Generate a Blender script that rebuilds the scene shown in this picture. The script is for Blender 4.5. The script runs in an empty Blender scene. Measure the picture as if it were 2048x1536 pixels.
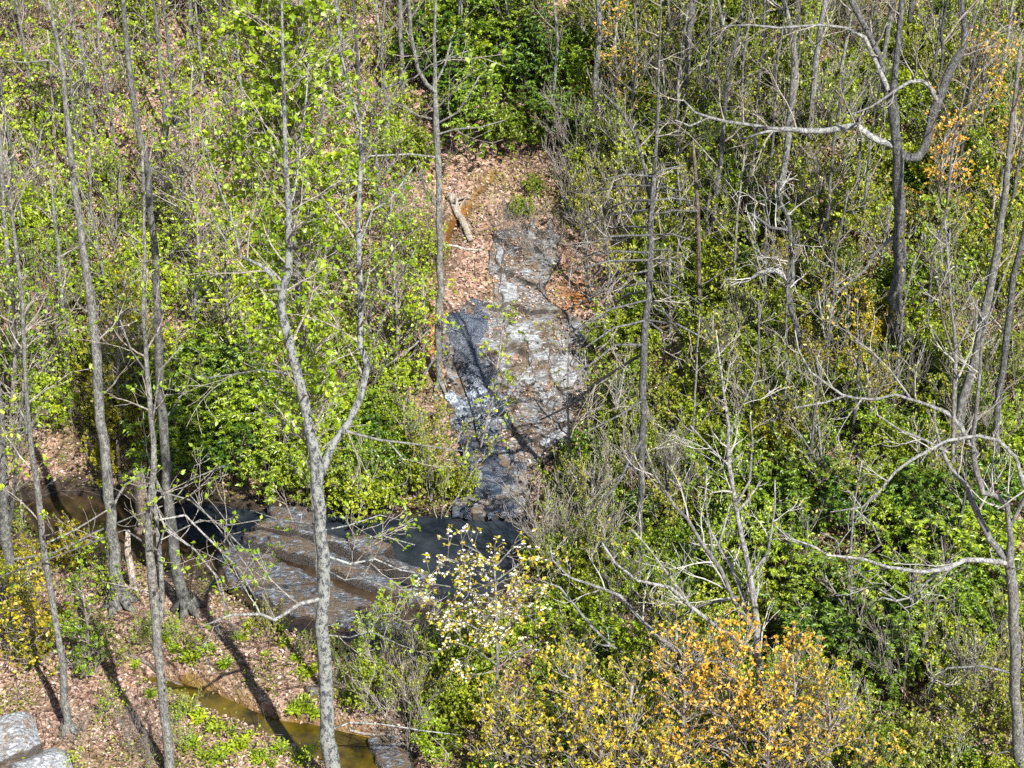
import bpy, math, random
import numpy as np
from mathutils import Vector, Matrix

# ------------------------------------------------------------------ camera, world, sun, exposure
W, H = 2048.0, 1536.0            # the photograph's own pixel grid, used to read directions
LENS = 67.2
F = LENS / 36.0 * W
CAM = np.array([0.0, -46.0, 30.0])
PITCH = math.radians(33.0)
SUN_EL, SUN_AZ = 49.0, 31.0      # azimuth: degrees the sun stands to the right of straight behind the camera
EXPOSURE = 1.18

scn = bpy.context.scene
cd = bpy.data.cameras.new('camera'); cam = bpy.data.objects.new('camera', cd)
scn.collection.objects.link(cam); scn.camera = cam
cam.location = CAM; cam.rotation_euler = (math.pi/2 - PITCH, 0, 0)
cd.lens = LENS; cd.sensor_width = 36; cd.clip_end = 2000

w = bpy.data.worlds.new('World'); scn.world = w; w.use_nodes = True
nt = w.node_tree; bg = nt.nodes['Background']
sky = nt.nodes.new('ShaderNodeTexSky'); sky.sky_type = 'NISHITA'; sky.sun_disc = False
sky.sun_elevation = math.radians(SUN_EL); sky.sun_rotation = math.radians(180 - SUN_AZ)
nt.links.new(sky.outputs[0], bg.inputs[0]); bg.inputs[1].default_value = 0.07

sd = bpy.data.lights.new('sun', 'SUN'); sun = bpy.data.objects.new('sun', sd); scn.collection.objects.link(sun)
sd.energy = 5.0; sd.angle = math.radians(0.5); sd.color = (1.0, 0.955, 0.88)
_e, _a = math.radians(SUN_EL), math.radians(SUN_AZ)
SUNV = Vector((math.cos(_e)*math.sin(_a), -math.cos(_e)*math.cos(_a), math.sin(_e)))   # towards the sun
sun.rotation_euler = SUNV.to_track_quat('Z', 'Y').to_euler()
sun.location = (20, -60, 60)

vs = scn.view_settings
vs.view_transform = 'Standard'; vs.look = 'None'; vs.gamma = 1; vs.use_curve_mapping = False; vs.exposure = EXPOSURE
cy = scn.cycles
cy.max_bounces = 5; cy.diffuse_bounces = 3; cy.glossy_bounces = 2; cy.transmission_bounces = 2; cy.transparent_max_bounces = 4
cy.use_denoising = False; cy.caustics_reflective = False; cy.caustics_refractive = False
scn.render.use_persistent_data = False

C = scn.collection
random.seed(7); rng = np.random.default_rng(7)
R = random.random
def U(a, b): return a + (b-a)*random.random()

# ------------------------------------------------------------------ noise and terrain
def _h(ix, iy, s):
    n = (ix.astype(np.int64)*374761393 + iy.astype(np.int64)*668265263 + s*974634777) & 0x7fffffff
    n = (n ^ (n >> 13)) * 1274126177 & 0x7fffffff
    return ((n ^ (n >> 16)) & 0xffff) / 65535.0
def vn(x, y, s=0):
    x = np.asarray(x, float); y = np.asarray(y, float)
    ix, iy = np.floor(x), np.floor(y); fx, fy = x-ix, y-iy
    fx = fx*fx*(3-2*fx); fy = fy*fy*(3-2*fy)
    a = _h(ix, iy, s); b = _h(ix+1, iy, s); c = _h(ix, iy+1, s); d = _h(ix+1, iy+1, s)
    return (a*(1-fx)+b*fx)*(1-fy) + (c*(1-fx)+d*fx)*fy
def fbm(x, y, s=0, o=4):
    t = 0; a = 0.5
    for i in range(o):
        t = t + a*(vn(x, y, s+i)*2-1); x = np.asarray(x)*2.03+17.1; y = np.asarray(y)*2.03-9.7; a *= 0.5
    return t
def sstep(a, b, x):
    t = np.clip((np.asarray(x, float)-a)/(b-a), 0, 1); return t*t*(3-2*t)
def h0(x, y):
    x = np.asarray(x, float); y = np.asarray(y, float)
    y0 = -5.3 - 5.5*sstep(1.5, 9, x) + 0.5*sstep(-6, -14, x)
    d = y - y0
    rise = 0.5*(0.5*(d + np.sqrt(d*d + 0.6)) - 0.10)
    rise = np.where(d < 60, rise, 0.5*60 + (d-60)*0.2)
    z = rise + 0.10*np.maximum(0, x-2.2)*(1-sstep(20, 40, x)) + 0.12*np.maximum(0, -y-22)*0
    z = z - 0.45*np.exp(-((x+0.4-0.10*(y+6))/2.4)**2)*sstep(-6.5, -2, y)*(1-sstep(12, 20, y))
    amp = sstep(-6, -2, y)*0.35 + 0.07
    return z + amp*fbm(x*0.28, y*0.28, 3, 4) + 0.05*fbm(x*1.3, y*1.3, 9, 3)

_cp, _sp = math.cos(PITCH), math.sin(PITCH)
def ray(px, py):
    u = (px-W/2)/F; v = -(py-H/2)/F
    return np.array([u, _cp + v*_sp, -_sp + v*_cp])        # not normalised: component along the view axis is 1
def at_y(px, py, Y):
    d = ray(px, py); t = (Y-CAM[1])/d[1]; return CAM + t*d, t
def to_px(P):
    P = np.asarray(P, float) - CAM
    f = P[..., 1]*_cp - P[..., 2]*_sp; up = P[..., 1]*_sp + P[..., 2]*_cp
    return W/2 + F*P[..., 0]/f, H/2 - F*up/f
def hit(px, py, hf=h0):
    d = ray(px, py); t = 20.0
    ts = np.linspace(20, 130, 1101); P = CAM[None] + ts[:, None]*d[None]
    g = P[:, 2] - hf(P[:, 0], P[:, 1]); k = np.argmax(g < 0)
    if not (g < 0).any(): k = 1100
    a, b = ts[k-1], ts[k]
    for _ in range(14):
        m = 0.5*(a+b); p = CAM + m*d
        if p[2] - float(hf(p[0], p[1])) > 0: a = m
        else: b = m
    return CAM + b*d
def wpoly(pts): return np.array([hit(x, y)[:2] for x, y in pts])
def sdist(P, X, Y):
    """signed distance in metres, positive inside polygon P"""
    X = np.asarray(X, float); Y = np.asarray(Y, float)
    best = np.full(X.shape, 1e9); ins = np.zeros(X.shape, bool); n = len(P)
    for i in range(n):
        ax, ay = P[i]; bx, by = P[(i+1) % n]
        dx, dy = bx-ax, by-ay; L = dx*dx+dy*dy+1e-12
        t = np.clip(((X-ax)*dx+(Y-ay)*dy)/L, 0, 1)
        best = np.minimum(best, (X-ax-t*dx)**2 + (Y-ay-t*dy)**2)
        c = ((ay > Y) != (by > Y)) & (X < (bx-ax)*(Y-ay)/(by-ay+1e-12)+ax)
        ins ^= c
    d = np.sqrt(best); return np.where(ins, d, -d)

# outlines, first read off the photograph, then laid out on the terrain in metres
CREEK = wpoly([(30,1000),(140,985),(260,990),(345,1000),(420,1010),(520,1020),(640,1030),(760,1040),(900,1040),(1040,1040),(1060,1090),(1040,1150),
               (960,1230),(900,1290),(840,1312),(720,1305),(640,1285),(540,1240),(440,1165),(360,1135),(250,1115),(130,1090),(60,1050)])
LOWER = wpoly([(250,1335),(330,1330),(430,1360),(500,1395),(560,1415),(620,1422),(700,1440),(760,1460),(830,1500),(860,1580),(780,1640),(640,1510),(520,1455),(430,1415),(330,1375)])
SLAB = wpoly([(912,1030),(975,1038),(1045,1032),(1062,960),(1100,915),(1145,880),(1165,790),(1185,710),(1175,650),(1110,620),(1085,580),(1120,520),(1110,470),(1040,452),
              (990,478),(975,540),(995,600),(935,618),(888,640),(884,700),(900,800),(898,860),(925,900),(930,960)])
FALL = wpoly([(920,1034),(1040,1036),(1036,960),(1022,900),(1000,870),(1004,800),(990,745),(978,680),(960,632),(900,640),(890,720),(908,790),(892,845),(930,880),(934,950)])
UPOOL = wpoly([(885,485),(886,445),(905,420),(935,395),(955,365),(985,335),(1005,335),(985,362),(960,392),(938,425),(915,455),(905,490)])

def height(x, y):
    z = h0(x, y)
    n = 0.10*fbm(np.asarray(x)*0.9, np.asarray(y)*0.9, 21, 3)
    dc = sdist(CREEK, x, y) + n
    z = z*(1-sstep(-0.2, 0.25, dc)) + (-0.35)*sstep(-0.2, 0.25, dc)
    dl = sdist(LOWER, x, y) + n
    z = z - 0.55*sstep(-0.15, 0.3, dl)
    du = sdist(UPOOL, x, y) + n
    z = z - 0.20*sstep(-0.1, 0.3, du)
    return z
def hh(x, y): return float(height(np.array([x]), np.array([y]))[0])
def ghit(px, py): return hit(px, py, lambda a, b: height(np.atleast_1d(a), np.atleast_1d(b)) if np.ndim(a) else hh(a, b))

# ------------------------------------------------------------------ materials
def newmat(name):
    m = bpy.data.materials.new(name); m.use_nodes = True
    t = m.node_tree; t.nodes.clear()
    o = t.nodes.new('ShaderNodeOutputMaterial'); return m, t, o
def N(t, ty, **k):
    n = t.nodes.new(ty)
    for a, b in k.items():
        if a.startswith('i_'):
            key = a[2:]; key = int(key) if key.isdigit() else key
            n.inputs[key].default_value = b
        else: setattr(n, a, b)
    return n
def ramp(t, src, stops, interp='LINEAR'):
    r = t.nodes.new('ShaderNodeValToRGB'); cr = r.color_ramp; cr.interpolation = interp
    while len(cr.elements) < len(stops): cr.elements.new(0.5)
    for e, (p, c) in zip(cr.elements, stops):
        e.position = p; e.color = (*c, 1) if len(c) == 3 else c
    t.links.new(src, r.inputs[0]); return r.outputs[0]
def coord(t, scale, kind='Object'):
    tc = t.nodes.new('ShaderNodeTexCoord'); mp = t.nodes.new('ShaderNodeMapping'); mp.inputs['Scale'].default_value = scale
    t.links.new(tc.outputs[kind], mp.inputs[0]); return mp.outputs[0]
def noise(t, vec, s, det=4, rough=0.6):
    n = t.nodes.new('ShaderNodeTexNoise'); n.inputs['Scale'].default_value = s; n.inputs['Detail'].default_value = det; n.inputs['Roughness'].default_value = rough
    if vec is not None: t.links.new(vec, n.inputs['Vector'])
    return n.outputs[0]
def mix(t, f, a, b, mode='MIX'):
    m = t.nodes.new('ShaderNodeMix'); m.data_type = 'RGBA'; m.blend_type = mode
    for s, v in ((m.inputs[0], f), (m.inputs[6], a), (m.inputs[7], b)):
        if hasattr(v, 'links'): t.links.new(v, s)
        elif isinstance(v, (int, float)): s.default_value = v
        else: s.default_value = (*v, 1)
    return m.outputs[2]
def math_(t, op, a, b=0.0, clamp=False):
    m = t.nodes.new('ShaderNodeMath'); m.operation = op; m.use_clamp = clamp
    for s, v in ((m.inputs[0], a), (m.inputs[1], b)):
        if hasattr(v, 'links'): t.links.new(v, s)
        else: s.default_value = v
    return m.outputs[0]
def principled(t, o, col, rough=0.8, spec=0.3, bump=None, bs=0.5, bd=0.03):
    p = t.nodes.new('ShaderNodeBsdfPrincipled')
    if hasattr(col, 'links'): t.links.new(col, p.inputs['Base Color'])
    else: p.inputs['Base Color'].default_value = (*col, 1)
    if hasattr(rough, 'links'): t.links.new(rough, p.inputs['Roughness'])
    else: p.inputs['Roughness'].default_value = rough
    p.inputs['Specular IOR Level'].default_value = spec
    if bump is not None:
        b = t.nodes.new('ShaderNodeBump'); b.inputs['Strength'].default_value = bs; b.inputs['Distance'].default_value = bd
        t.links.new(bump, b.inputs['Height']); t.links.new(b.outputs[0], p.inputs['Normal'])
    t.links.new(p.outputs[0], o.inputs[0]); return p
def attr(t, name):
    a = t.nodes.new('ShaderNodeAttribute'); a.attribute_name = name; return a.outputs['Fac']

def leafmat(name, cols, trans=0.35, rough=0.45, gloss=0.05):
    """colour stops picked at random per leaf, shifted a little per plant"""
    m, t, o = newmat(name)
    g = t.nodes.new('ShaderNodeNewGeometry'); oi = t.nodes.new('ShaderNodeObjectInfo')
    n = len(cols)
    c = ramp(t, g.outputs['Random Per Island'], [(i/(n-1), cc) for i, cc in enumerate(cols)])
    hs = t.nodes.new('ShaderNodeHueSaturation')
    v = math_(t, 'MULTIPLY_ADD', oi.outputs['Random'], 0.5); v.node.inputs[2].default_value = 0.75
    hu = math_(t, 'MULTIPLY_ADD', oi.outputs['Random'], -0.03); hu.node.inputs[2].default_value = 0.515
    t.links.new(c, hs.inputs['Color']); t.links.new(v, hs.inputs['Value']); t.links.new(hu, hs.inputs['Hue'])
    d = t.nodes.new('ShaderNodeBsdfDiffuse'); tr = t.nodes.new('ShaderNodeBsdfTranslucent')
    gl = t.nodes.new('ShaderNodeBsdfGlossy'); gl.inputs['Roughness'].default_value = rough
    t.links.new(hs.outputs[0], d.inputs[0])
    tc = mix(t, 0.5, hs.outputs[0], (0.55, 0.6, 0.05), 'MULTIPLY'); t.links.new(hs.outputs[0], tr.inputs[0])
    a = t.nodes.new('ShaderNodeMixShader'); a.inputs[0].default_value = trans
    t.links.new(d.outputs[0], a.inputs[1]); t.links.new(tr.outputs[0], a.inputs[2])
    b = t.nodes.new('ShaderNodeMixShader'); b.inputs[0].default_value = gloss
    t.links.new(a.outputs[0], b.inputs[1]); t.links.new(gl.outputs[0], b.inputs[2]); t.links.new(b.outputs[0], o.inputs[0])
    return m
def barkmat(name, dark, mid, light, lichen=0.35, scale=1.0, lichcol=(0.52,0.55,0.52)):
    m, t, o = newmat(name)
    v = coord(t, (26*scale, 26*scale, 9*scale)); v2 = coord(t, (1.6, 1.6, 0.9))
    f = noise(t, v, 1.6, 6, 0.75); b = noise(t, v2, 7.5, 6, 0.75)
    oi = t.nodes.new('ShaderNodeObjectInfo')
    c = ramp(t, f, [(0.36, dark), (0.47, mid), (0.62, light)])
    lm = ramp(t, b, [(0.60-lichen*0.35, (0,0,0)), (0.64-lichen*0.3, (1,1,1))])
    c = mix(t, math_(t, 'MULTIPLY', lm, 0.75), c, lichcol)
    k = math_(t, 'MULTIPLY_ADD', oi.outputs['Random'], 0.5); k.node.inputs[2].default_value = 0.75
    hs = t.nodes.new('ShaderNodeHueSaturation'); t.links.new(c, hs.inputs['Color']); t.links.new(k, hs.inputs['Value'])
    principled(t, o, hs.outputs[0], 0.9, 0.15, f, 0.9, 0.05); return m

M = {}
M['bark_grey'] = barkmat('bark_grey', (0.020,0.022,0.028), (0.115,0.115,0.113), (0.27,0.26,0.235), 0.25, 1.0, (0.33,0.34,0.30))
M['bark_mottled'] = barkmat('bark_mottled', (0.010,0.014,0.024), (0.055,0.065,0.078), (0.20,0.21,0.20), 0.42, 1.5, (0.40,0.42,0.39))
M['bark_dark'] = barkmat('bark_dark', (0.010,0.012,0.018), (0.065,0.067,0.07), (0.20,0.195,0.18), 0.18, 1.0, (0.26,0.27,0.26))
M['bark_pale'] = barkmat('bark_pale', (0.028,0.030,0.036), (0.12,0.12,0.118), (0.27,0.265,0.25), 0.35, 1.0, (0.38,0.39,0.37))
M['bark_brown'] = barkmat('bark_brown', (0.03,0.024,0.02), (0.12,0.095,0.075), (0.26,0.21,0.17), 0.12, 1.0, (0.3,0.29,0.25))
M['dead_wood'] = barkmat('dead_wood', (0.07,0.05,0.04), (0.28,0.22,0.18), (0.52,0.45,0.39), 0.2)
M['twig_grey'] = barkmat('twig_grey', (0.08,0.07,0.062), (0.20,0.175,0.15), (0.36,0.32,0.28), 0.2, 1.0, (0.42,0.41,0.37))
M['twig_brown'] = barkmat('twig_brown', (0.04,0.03,0.025), (0.12,0.09,0.07), (0.24,0.19,0.15), 0.1, 1.0, (0.28,0.26,0.22))
M['twig_pale'] = barkmat('twig_pale', (0.12,0.115,0.105), (0.29,0.275,0.25), (0.48,0.46,0.42), 0.35, 1.0, (0.52,0.52,0.49))
M['leaf_lime'] = leafmat('leaf_lime', [(0.12,0.20,0.008),(0.24,0.36,0.010),(0.38,0.52,0.018),(0.29,0.42,0.012),(0.50,0.56,0.03)], 0.45)
M['leaf_green'] = leafmat('leaf_green', [(0.05,0.08,0.006),(0.13,0.19,0.009),(0.27,0.35,0.013),(0.38,0.45,0.017),(0.20,0.28,0.013)], 0.4)
M['leaf_rhodo'] = leafmat('leaf_rhodo', [(0.025,0.05,0.006),(0.07,0.125,0.009),(0.16,0.25,0.014),(0.28,0.38,0.022),(0.11,0.18,0.012)], 0.28, 0.35, 0.05)
M['leaf_deep'] = leafmat('leaf_deep', [(0.012,0.03,0.005),(0.035,0.08,0.008),(0.08,0.16,0.010),(0.14,0.24,0.014),(0.035,0.07,0.008)], 0.28, 0.4, 0.04)
M['leaf_olive'] = leafmat('leaf_olive', [(0.09,0.09,0.015),(0.20,0.21,0.02),(0.34,0.36,0.025),(0.20,0.28,0.015),(0.38,0.27,0.05)], 0.32)
M['leaf_mustard'] = leafmat('leaf_mustard', [(0.16,0.14,0.008),(0.32,0.28,0.008),(0.50,0.42,0.010),(0.30,0.30,0.010),(0.20,0.20,0.008)], 0.38)
M['leaf_copper'] = leafmat('leaf_copper', [(0.38,0.20,0.02),(0.64,0.38,0.03),(0.76,0.50,0.06),(0.60,0.43,0.03),(0.70,0.38,0.07)], 0.38)
M['leaf_gold'] = leafmat('leaf_gold', [(0.30,0.24,0.012),(0.50,0.39,0.018),(0.66,0.51,0.03),(0.44,0.44,0.02),(0.62,0.35,0.04)], 0.38)
M['petal'] = leafmat('petal', [(0.75,0.76,0.70),(0.82,0.82,0.80),(0.80,0.78,0.66)], 0.3)

def mk_ground():
    m, t, o = newmat('leaf_litter_ground')
    p = coord(t, (1, 1, 1))
    vo = t.nodes.new('ShaderNodeTexVoronoi'); vo.inputs['Scale'].default_value = 13; vo.inputs['Randomness'].default_value = 1
    di = noise(t, p, 9, 3); dv = t.nodes.new('ShaderNodeVectorMath'); dv.operation = 'MULTIPLY_ADD'
    dv.inputs[1].default_value = (1, 1, 1); t.links.new(p, dv.inputs[0])
    cmb = t.nodes.new('ShaderNodeCombineXYZ'); t.links.new(math_(t, 'MULTIPLY', di, 0.12), cmb.inputs[0]); t.links.new(math_(t, 'MULTIPLY', di, -0.1), cmb.inputs[1]); t.links.new(cmb.outputs[0], dv.inputs[2])
    t.links.new(dv.outputs[0], vo.inputs['Vector'])
    sp = t.nodes.new('ShaderNodeSeparateColor'); t.links.new(vo.outputs['Color'], sp.inputs[0])
    lit = ramp(t, sp.outputs[0], [(0.0,(0.09,0.05,0.038)),(0.25,(0.21,0.13,0.095)),(0.5,(0.36,0.24,0.185)),(0.75,(0.52,0.38,0.31)),(1.0,(0.28,0.16,0.09))])
    big = noise(t, p, 0.8, 4); lit = mix(t, 0.55, lit, ramp(t, big, [(0.3,(0.50,0.40,0.34)),(0.7,(1,1,1))]), 'MULTIPLY')
    lit = mix(t, ramp(t, noise(t, p, 0.35, 3), [(0.5,(0,0,0)),(0.68,(0.6,0.6,0.6))]), lit, (0.13,0.12,0.03))
    ochre = ramp(t, noise(t, p, 2.5, 5), [(0.3,(0.05,0.03,0.010)),(0.5,(0.15,0.09,0.014)),(0.7,(0.26,0.17,0.04))])
    red = ramp(t, noise(t, p, 3.5, 5), [(0.3,(0.16,0.06,0.02)),(0.7,(0.45,0.19,0.05))])
    soil = ramp(t, noise(t, p, 4, 5), [(0.3,(0.05,0.032,0.02)),(0.7,(0.15,0.10,0.065))])
    c = mix(t, attr(t, 'soil'), lit, soil); c = mix(t, math_(t, 'MULTIPLY', attr(t, 'wet'), 0.92), c, (0.016,0.013,0.010)); c = mix(t, attr(t, 'ochre'), c, ochre); c = mix(t, attr(t, 'red'), c, red)
    bm_ = math_(t, 'ADD', vo.outputs['Distance'], noise(t, p, 30, 3))
    principled(t, o, c, 0.85, 0.2, bm_, 1.0, 0.05); return m
M['ground'] = mk_ground()

def mk_rock(name, warm=0.3, wet=0.0, moss=0.4, gain=1.0, side_col=(0.06,0.04,0.022), stops=None, rough=None):
    m, t, o = newmat(name)
    p = coord(t, (1, 1, 1)); ps = coord(t, (1.2, 3.2, 7.0))
    a = noise(t, p, 2.6, 7, 0.75); b = noise(t, ps, 4.5, 7, 0.82); c3 = noise(t, p, 14, 4, 0.8)
    c = ramp(t, b, stops) if stops else ramp(t, b, [(0.36,(0.03,0.032,0.038)),(0.46,(0.11,0.115,0.125)),(0.55,(0.22,0.23,0.25)),(0.66,(0.48,0.50,0.54))])
    br = ramp(t, c3, [(0.3,(0.035,0.024,0.014)),(0.6,(0.15,0.10,0.055)),(0.75,(0.30,0.21,0.13))])
    c = mix(t, ramp(t, a, [(0.40+warm*0.12,(0.85,0.85,0.85)),(0.50+warm*0.12,(0,0,0))]), c, br)
    ms = ramp(t, noise(t, p, 2.1, 5, 0.7), [(0.66-moss*0.2,(0,0,0)),(0.72-moss*0.2,(1,1,1))])
    c = mix(t, math_(t, 'MULTIPLY', ms, 0.7), c, (0.11,0.09,0.022))
    if gain != 1: c = mix(t, 1.0, c, (gain, gain, gain*0.98), 'MULTIPLY')
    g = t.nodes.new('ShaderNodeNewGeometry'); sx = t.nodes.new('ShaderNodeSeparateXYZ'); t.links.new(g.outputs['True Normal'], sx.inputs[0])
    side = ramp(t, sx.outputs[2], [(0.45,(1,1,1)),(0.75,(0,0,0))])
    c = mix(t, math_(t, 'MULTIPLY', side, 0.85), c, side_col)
    principled(t, o, c, rough or 0.75-0.5*wet, 0.3+0.3*wet, math_(t, 'ADD', b, c3), 1.0, 0.06); return m
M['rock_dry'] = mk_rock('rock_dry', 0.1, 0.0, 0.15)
M['rock_wet'] = mk_rock('rock_wet', 0.42, 0.8, 0.3, 1.0, (0.022,0.015,0.010), [(0.36,(0.012,0.013,0.016)),(0.47,(0.05,0.052,0.058)),(0.55,(0.14,0.16,0.19)),(0.64,(0.46,0.52,0.60))], 0.38)  # palest bluish stops paint highlights of the wet surface into the colour
M['rock_slab'] = mk_rock('rock_slab', 0.4, 0.1, 0.35, 1.25, (0.03,0.026,0.022))  # steep faces near-black: wet rock plus lip shade put into the colour
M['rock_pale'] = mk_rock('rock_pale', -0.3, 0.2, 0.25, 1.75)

def mk_water(name, col, foam_glint, bsc=6.0, bs=0.6, sc=(1,1,1), rough=0.08):
    m, t, o = newmat(name)
    p = coord(t, sc); a = noise(t, p, bsc, 5, 0.7); f = noise(t, p, bsc*1.6, 6, 0.8)
    k = noise(t, coord(t, (1, 1, 1)), 1.3, 4)
    fm = ramp(t, math_(t, 'ADD', math_(t, 'MULTIPLY', f, 0.6), math_(t, 'MULTIPLY', k, 0.4)), [(0.62-foam_glint*0.25,(0,0,0)),(0.70-foam_glint*0.25,(1,1,1))])
    if len(col) == 2: c = ramp(t, k, [(0.38, col[0]), (0.62, col[1])])
    else: c = col
    if foam_glint > 0:
        st_ = noise(t, coord(t, (6, 3.2, 3.2)), 3.4, 8, 0.85)
        f2 = math_(t, 'ADD', math_(t, 'MULTIPLY', st_, 0.55), math_(t, 'MULTIPLY', f, 0.3)); f2 = math_(t, 'ADD', f2, math_(t, 'MULTIPLY', attr(t, 'foam_glint'), 0.17))
        c = mix(t, ramp(t, f2, [(0.53,(0,0,0)),(0.66,(1,1,1))]), c, (0.50,0.57,0.66))  # bluish white paints sky glints on the ripples together with the foam
    principled(t, o, c, rough, 0.6, a, bs, 0.08); return m
M['fall_water'] = mk_water('fall_water', [(0.004,0.006,0.012),(0.035,0.048,0.075)], 0.34, 4.5, 0.55, (1.2, 5.5, 5.5), 0.32)
M['pool_water'] = mk_water('pool_water', [(0.004,0.007,0.013),(0.022,0.028,0.036)], 0.0, 8, 0.25, rough=0.34)
M['creek_water'] = mk_water('creek_water', [(0.016,0.011,0.007),(0.05,0.032,0.018)], 0.0, 3, 0.10)
M['lower_water'] = mk_water('lower_water', [(0.018,0.014,0.004),(0.095,0.068,0.006)], 0.0, 3, 0.12)
M['upper_water'] = mk_water('upper_water', [(0.05,0.025,0.008),(0.17,0.075,0.012)], 0.0, 3, 0.06)
M['litter_leaf'] = leafmat('litter_leaf', [(0.09,0.055,0.04),(0.20,0.135,0.10),(0.40,0.29,0.235),(0.60,0.48,0.42),(0.32,0.19,0.09),(0.26,0.18,0.155),(0.44,0.31,0.27)], 0.1)

# ------------------------------------------------------------------ mesh helpers
def mesh_np(name, V, Fq, mat, smooth=False):
    """V (n,3); Fq (m,k) faces all with k corners"""
    V = np.asarray(V, np.float32); Fq = np.asarray(Fq, np.int32)
    me = bpy.data.meshes.new(name); m, k = Fq.shape
    me.vertices.add(len(V)); me.vertices.foreach_set('co', V.ravel())
    me.loops.add(m*k); me.loops.foreach_set('vertex_index', Fq.ravel())
    me.polygons.add(m); me.polygons.foreach_set('loop_start', np.arange(0, m*k, k, dtype=np.int32))
    if smooth: me.polygons.foreach_set('use_smooth', np.ones(m, bool))
    me.update(calc_edges=True); me.materials.append(mat); return me
def link(name, me, parent=None, loc=None):
    o = bpy.data.objects.new(name, me); C.objects.link(o)
    if parent is not None: o.parent = parent
    if loc is not None: o.location = loc
    return o
def tag(o, label=None, cat=None, group=None, kind=None):
    if label: o['label'] = label
    if cat: o['category'] = cat
    if group: o['group'] = group
    if kind: o['kind'] = kind
    return o
class Tubes:
    def __init__(s): s.V = []; s.F = []; s.n = 0
    def add(s, pts, rad, k=6, wob=0.0, cap=True):
        pts = [Vector(p) for p in pts]
        ref = Vector((0.31, 0.87, 0.05)).normalized(); n = len(pts)
        for i, p in enumerate(pts):
            tg = (pts[min(i+1, n-1)] - pts[max(i-1, 0)])
            if tg.length < 1e-9: tg = Vector((0, 0, 1))
            tg.normalize(); a = tg.cross(ref)
            if a.length < 0.05: a = tg.cross(Vector((1, 0, 0)))
            a.normalize(); b = tg.cross(a)
            for j in range(k):
                an = 2*math.pi*j/k; r = rad[i]*(1+wob*(R()-0.5))
                s.V.append(p + a*(math.cos(an)*r) + b*(math.sin(an)*r))
        o = s.n
        for i in range(n-1):
            for j in range(k):
                s.F.append((o+i*k+j, o+i*k+(j+1) % k, o+(i+1)*k+(j+1) % k, o+(i+1)*k+j))
        if cap:
            s.V.append(pts[-1]); c = o+n*k
            for j in range(k): s.F.append((o+(n-1)*k+j, o+(n-1)*k+(j+1) % k, c, c))
            s.n += 1
        s.n += n*k
    def build(s, name, mat, parent=None, origin=(0, 0, 0), smooth=True):
        V = np.array([tuple(v) for v in s.V], np.float32) - np.array(origin, np.float32)
        me = bpy.data.meshes.new(name)
        me.from_pydata(V.tolist(), [], [f if f[2] != f[3] else f[:3] for f in s.F])
        if smooth: me.polygons.foreach_set('use_smooth', np.ones(len(me.polygons), bool))
        me.materials.append(mat)
        return link(name, me, parent)
def leaves(P, D, L, Wd, name, mat, parent=None, fold=0.25, droop=0.2, up=0.6, reuse_mesh=False):
    """one kite-shaped folded leaf per row: P base point, D direction, L length, Wd half width"""
    P = np.asarray(P, float); D = np.asarray(D, float); n = len(P)
    D = D/np.maximum(1e-6, np.linalg.norm(D, axis=1, keepdims=True))
    A = rng.normal(size=(n, 3)); A[:, 2] *= 0.6; A[:, 2] += 0
    upv = np.zeros((n, 3)); upv[:, 2] = up; nrm = upv + rng.normal(size=(n, 3))*0.45
    nrm -= (nrm*D).sum(1, keepdims=True)*D; nrm /= np.maximum(1e-6, np.linalg.norm(nrm, axis=1, keepdims=True))
    S = np.cross(D, nrm)
    L = np.asarray(L).reshape(-1, 1)*np.ones((n, 1)); Wd = np.asarray(Wd).reshape(-1, 1)*np.ones((n, 1))
    b = P; tip = P + D*L - nrm*L*droop
    mid = P + D*L*0.48
    l = mid + S*Wd + nrm*Wd*fold; r = mid - S*Wd + nrm*Wd*fold
    V = np.stack([b, r, tip, l], 1).reshape(-1, 3)
    i = np.arange(n)*4
    Fq = np.stack([np.stack([i, i+1, i+2], 1), np.stack([i, i+2, i+3], 1)], 1).reshape(-1, 3)
    me = mesh_np(name, V, Fq, mat); return link(name, me, parent)

def perp(d):
    v = Vector((random.gauss(0, 1), random.gauss(0, 1), random.gauss(0, 1))); v -= v.project(d)
    return v.normalized() if v.length > 1e-6 else Vector((1, 0, 0))
def grow(T, tips, p, d, L, r, lvl, kids=4, spread=0.9, up=0.25, crook=0.18, rmin=0.004, k=4, start=0.25):
    """a crooked tapering twig that forks lvl more times; the ends of the last twigs go to tips"""
    p = Vector(p); d = Vector(d).normalized(); n = 5 if lvl > 0 else 3
    pts = [p.copy()]; rr = [r]
    for i in range(n):
        d = (d + perp(d)*crook + Vector((0, 0, up*0.25))).normalized()
        p = p + d*(L/n); pts.append(p.copy()); rr.append(max(rmin, r*(1-0.75*(i+1)/n)))
    T.add(pts, rr, k if lvl > 0 else 3, cap=False)
    if lvl == 0:
        tips.append((p, d, pts[-2])); return
    tips.append((p, d, pts[-2]))
    for q in range(kids):
        t = start + (1-start)*(q+R())/kids; f = t*n; i = min(n-1, int(f)); a = pts[i].lerp(pts[i+1], f-i)
        dd = ((pts[i+1]-pts[i]).normalized() + perp(d)*spread + Vector((0, 0, up))).normalized()
        grow(T, tips, a, dd, L*U(0.35, 0.62)*(1.15-0.5*t), max(rmin, rr[i]*0.55), lvl-1, kids, spread, up, crook, rmin, k, start)
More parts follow.
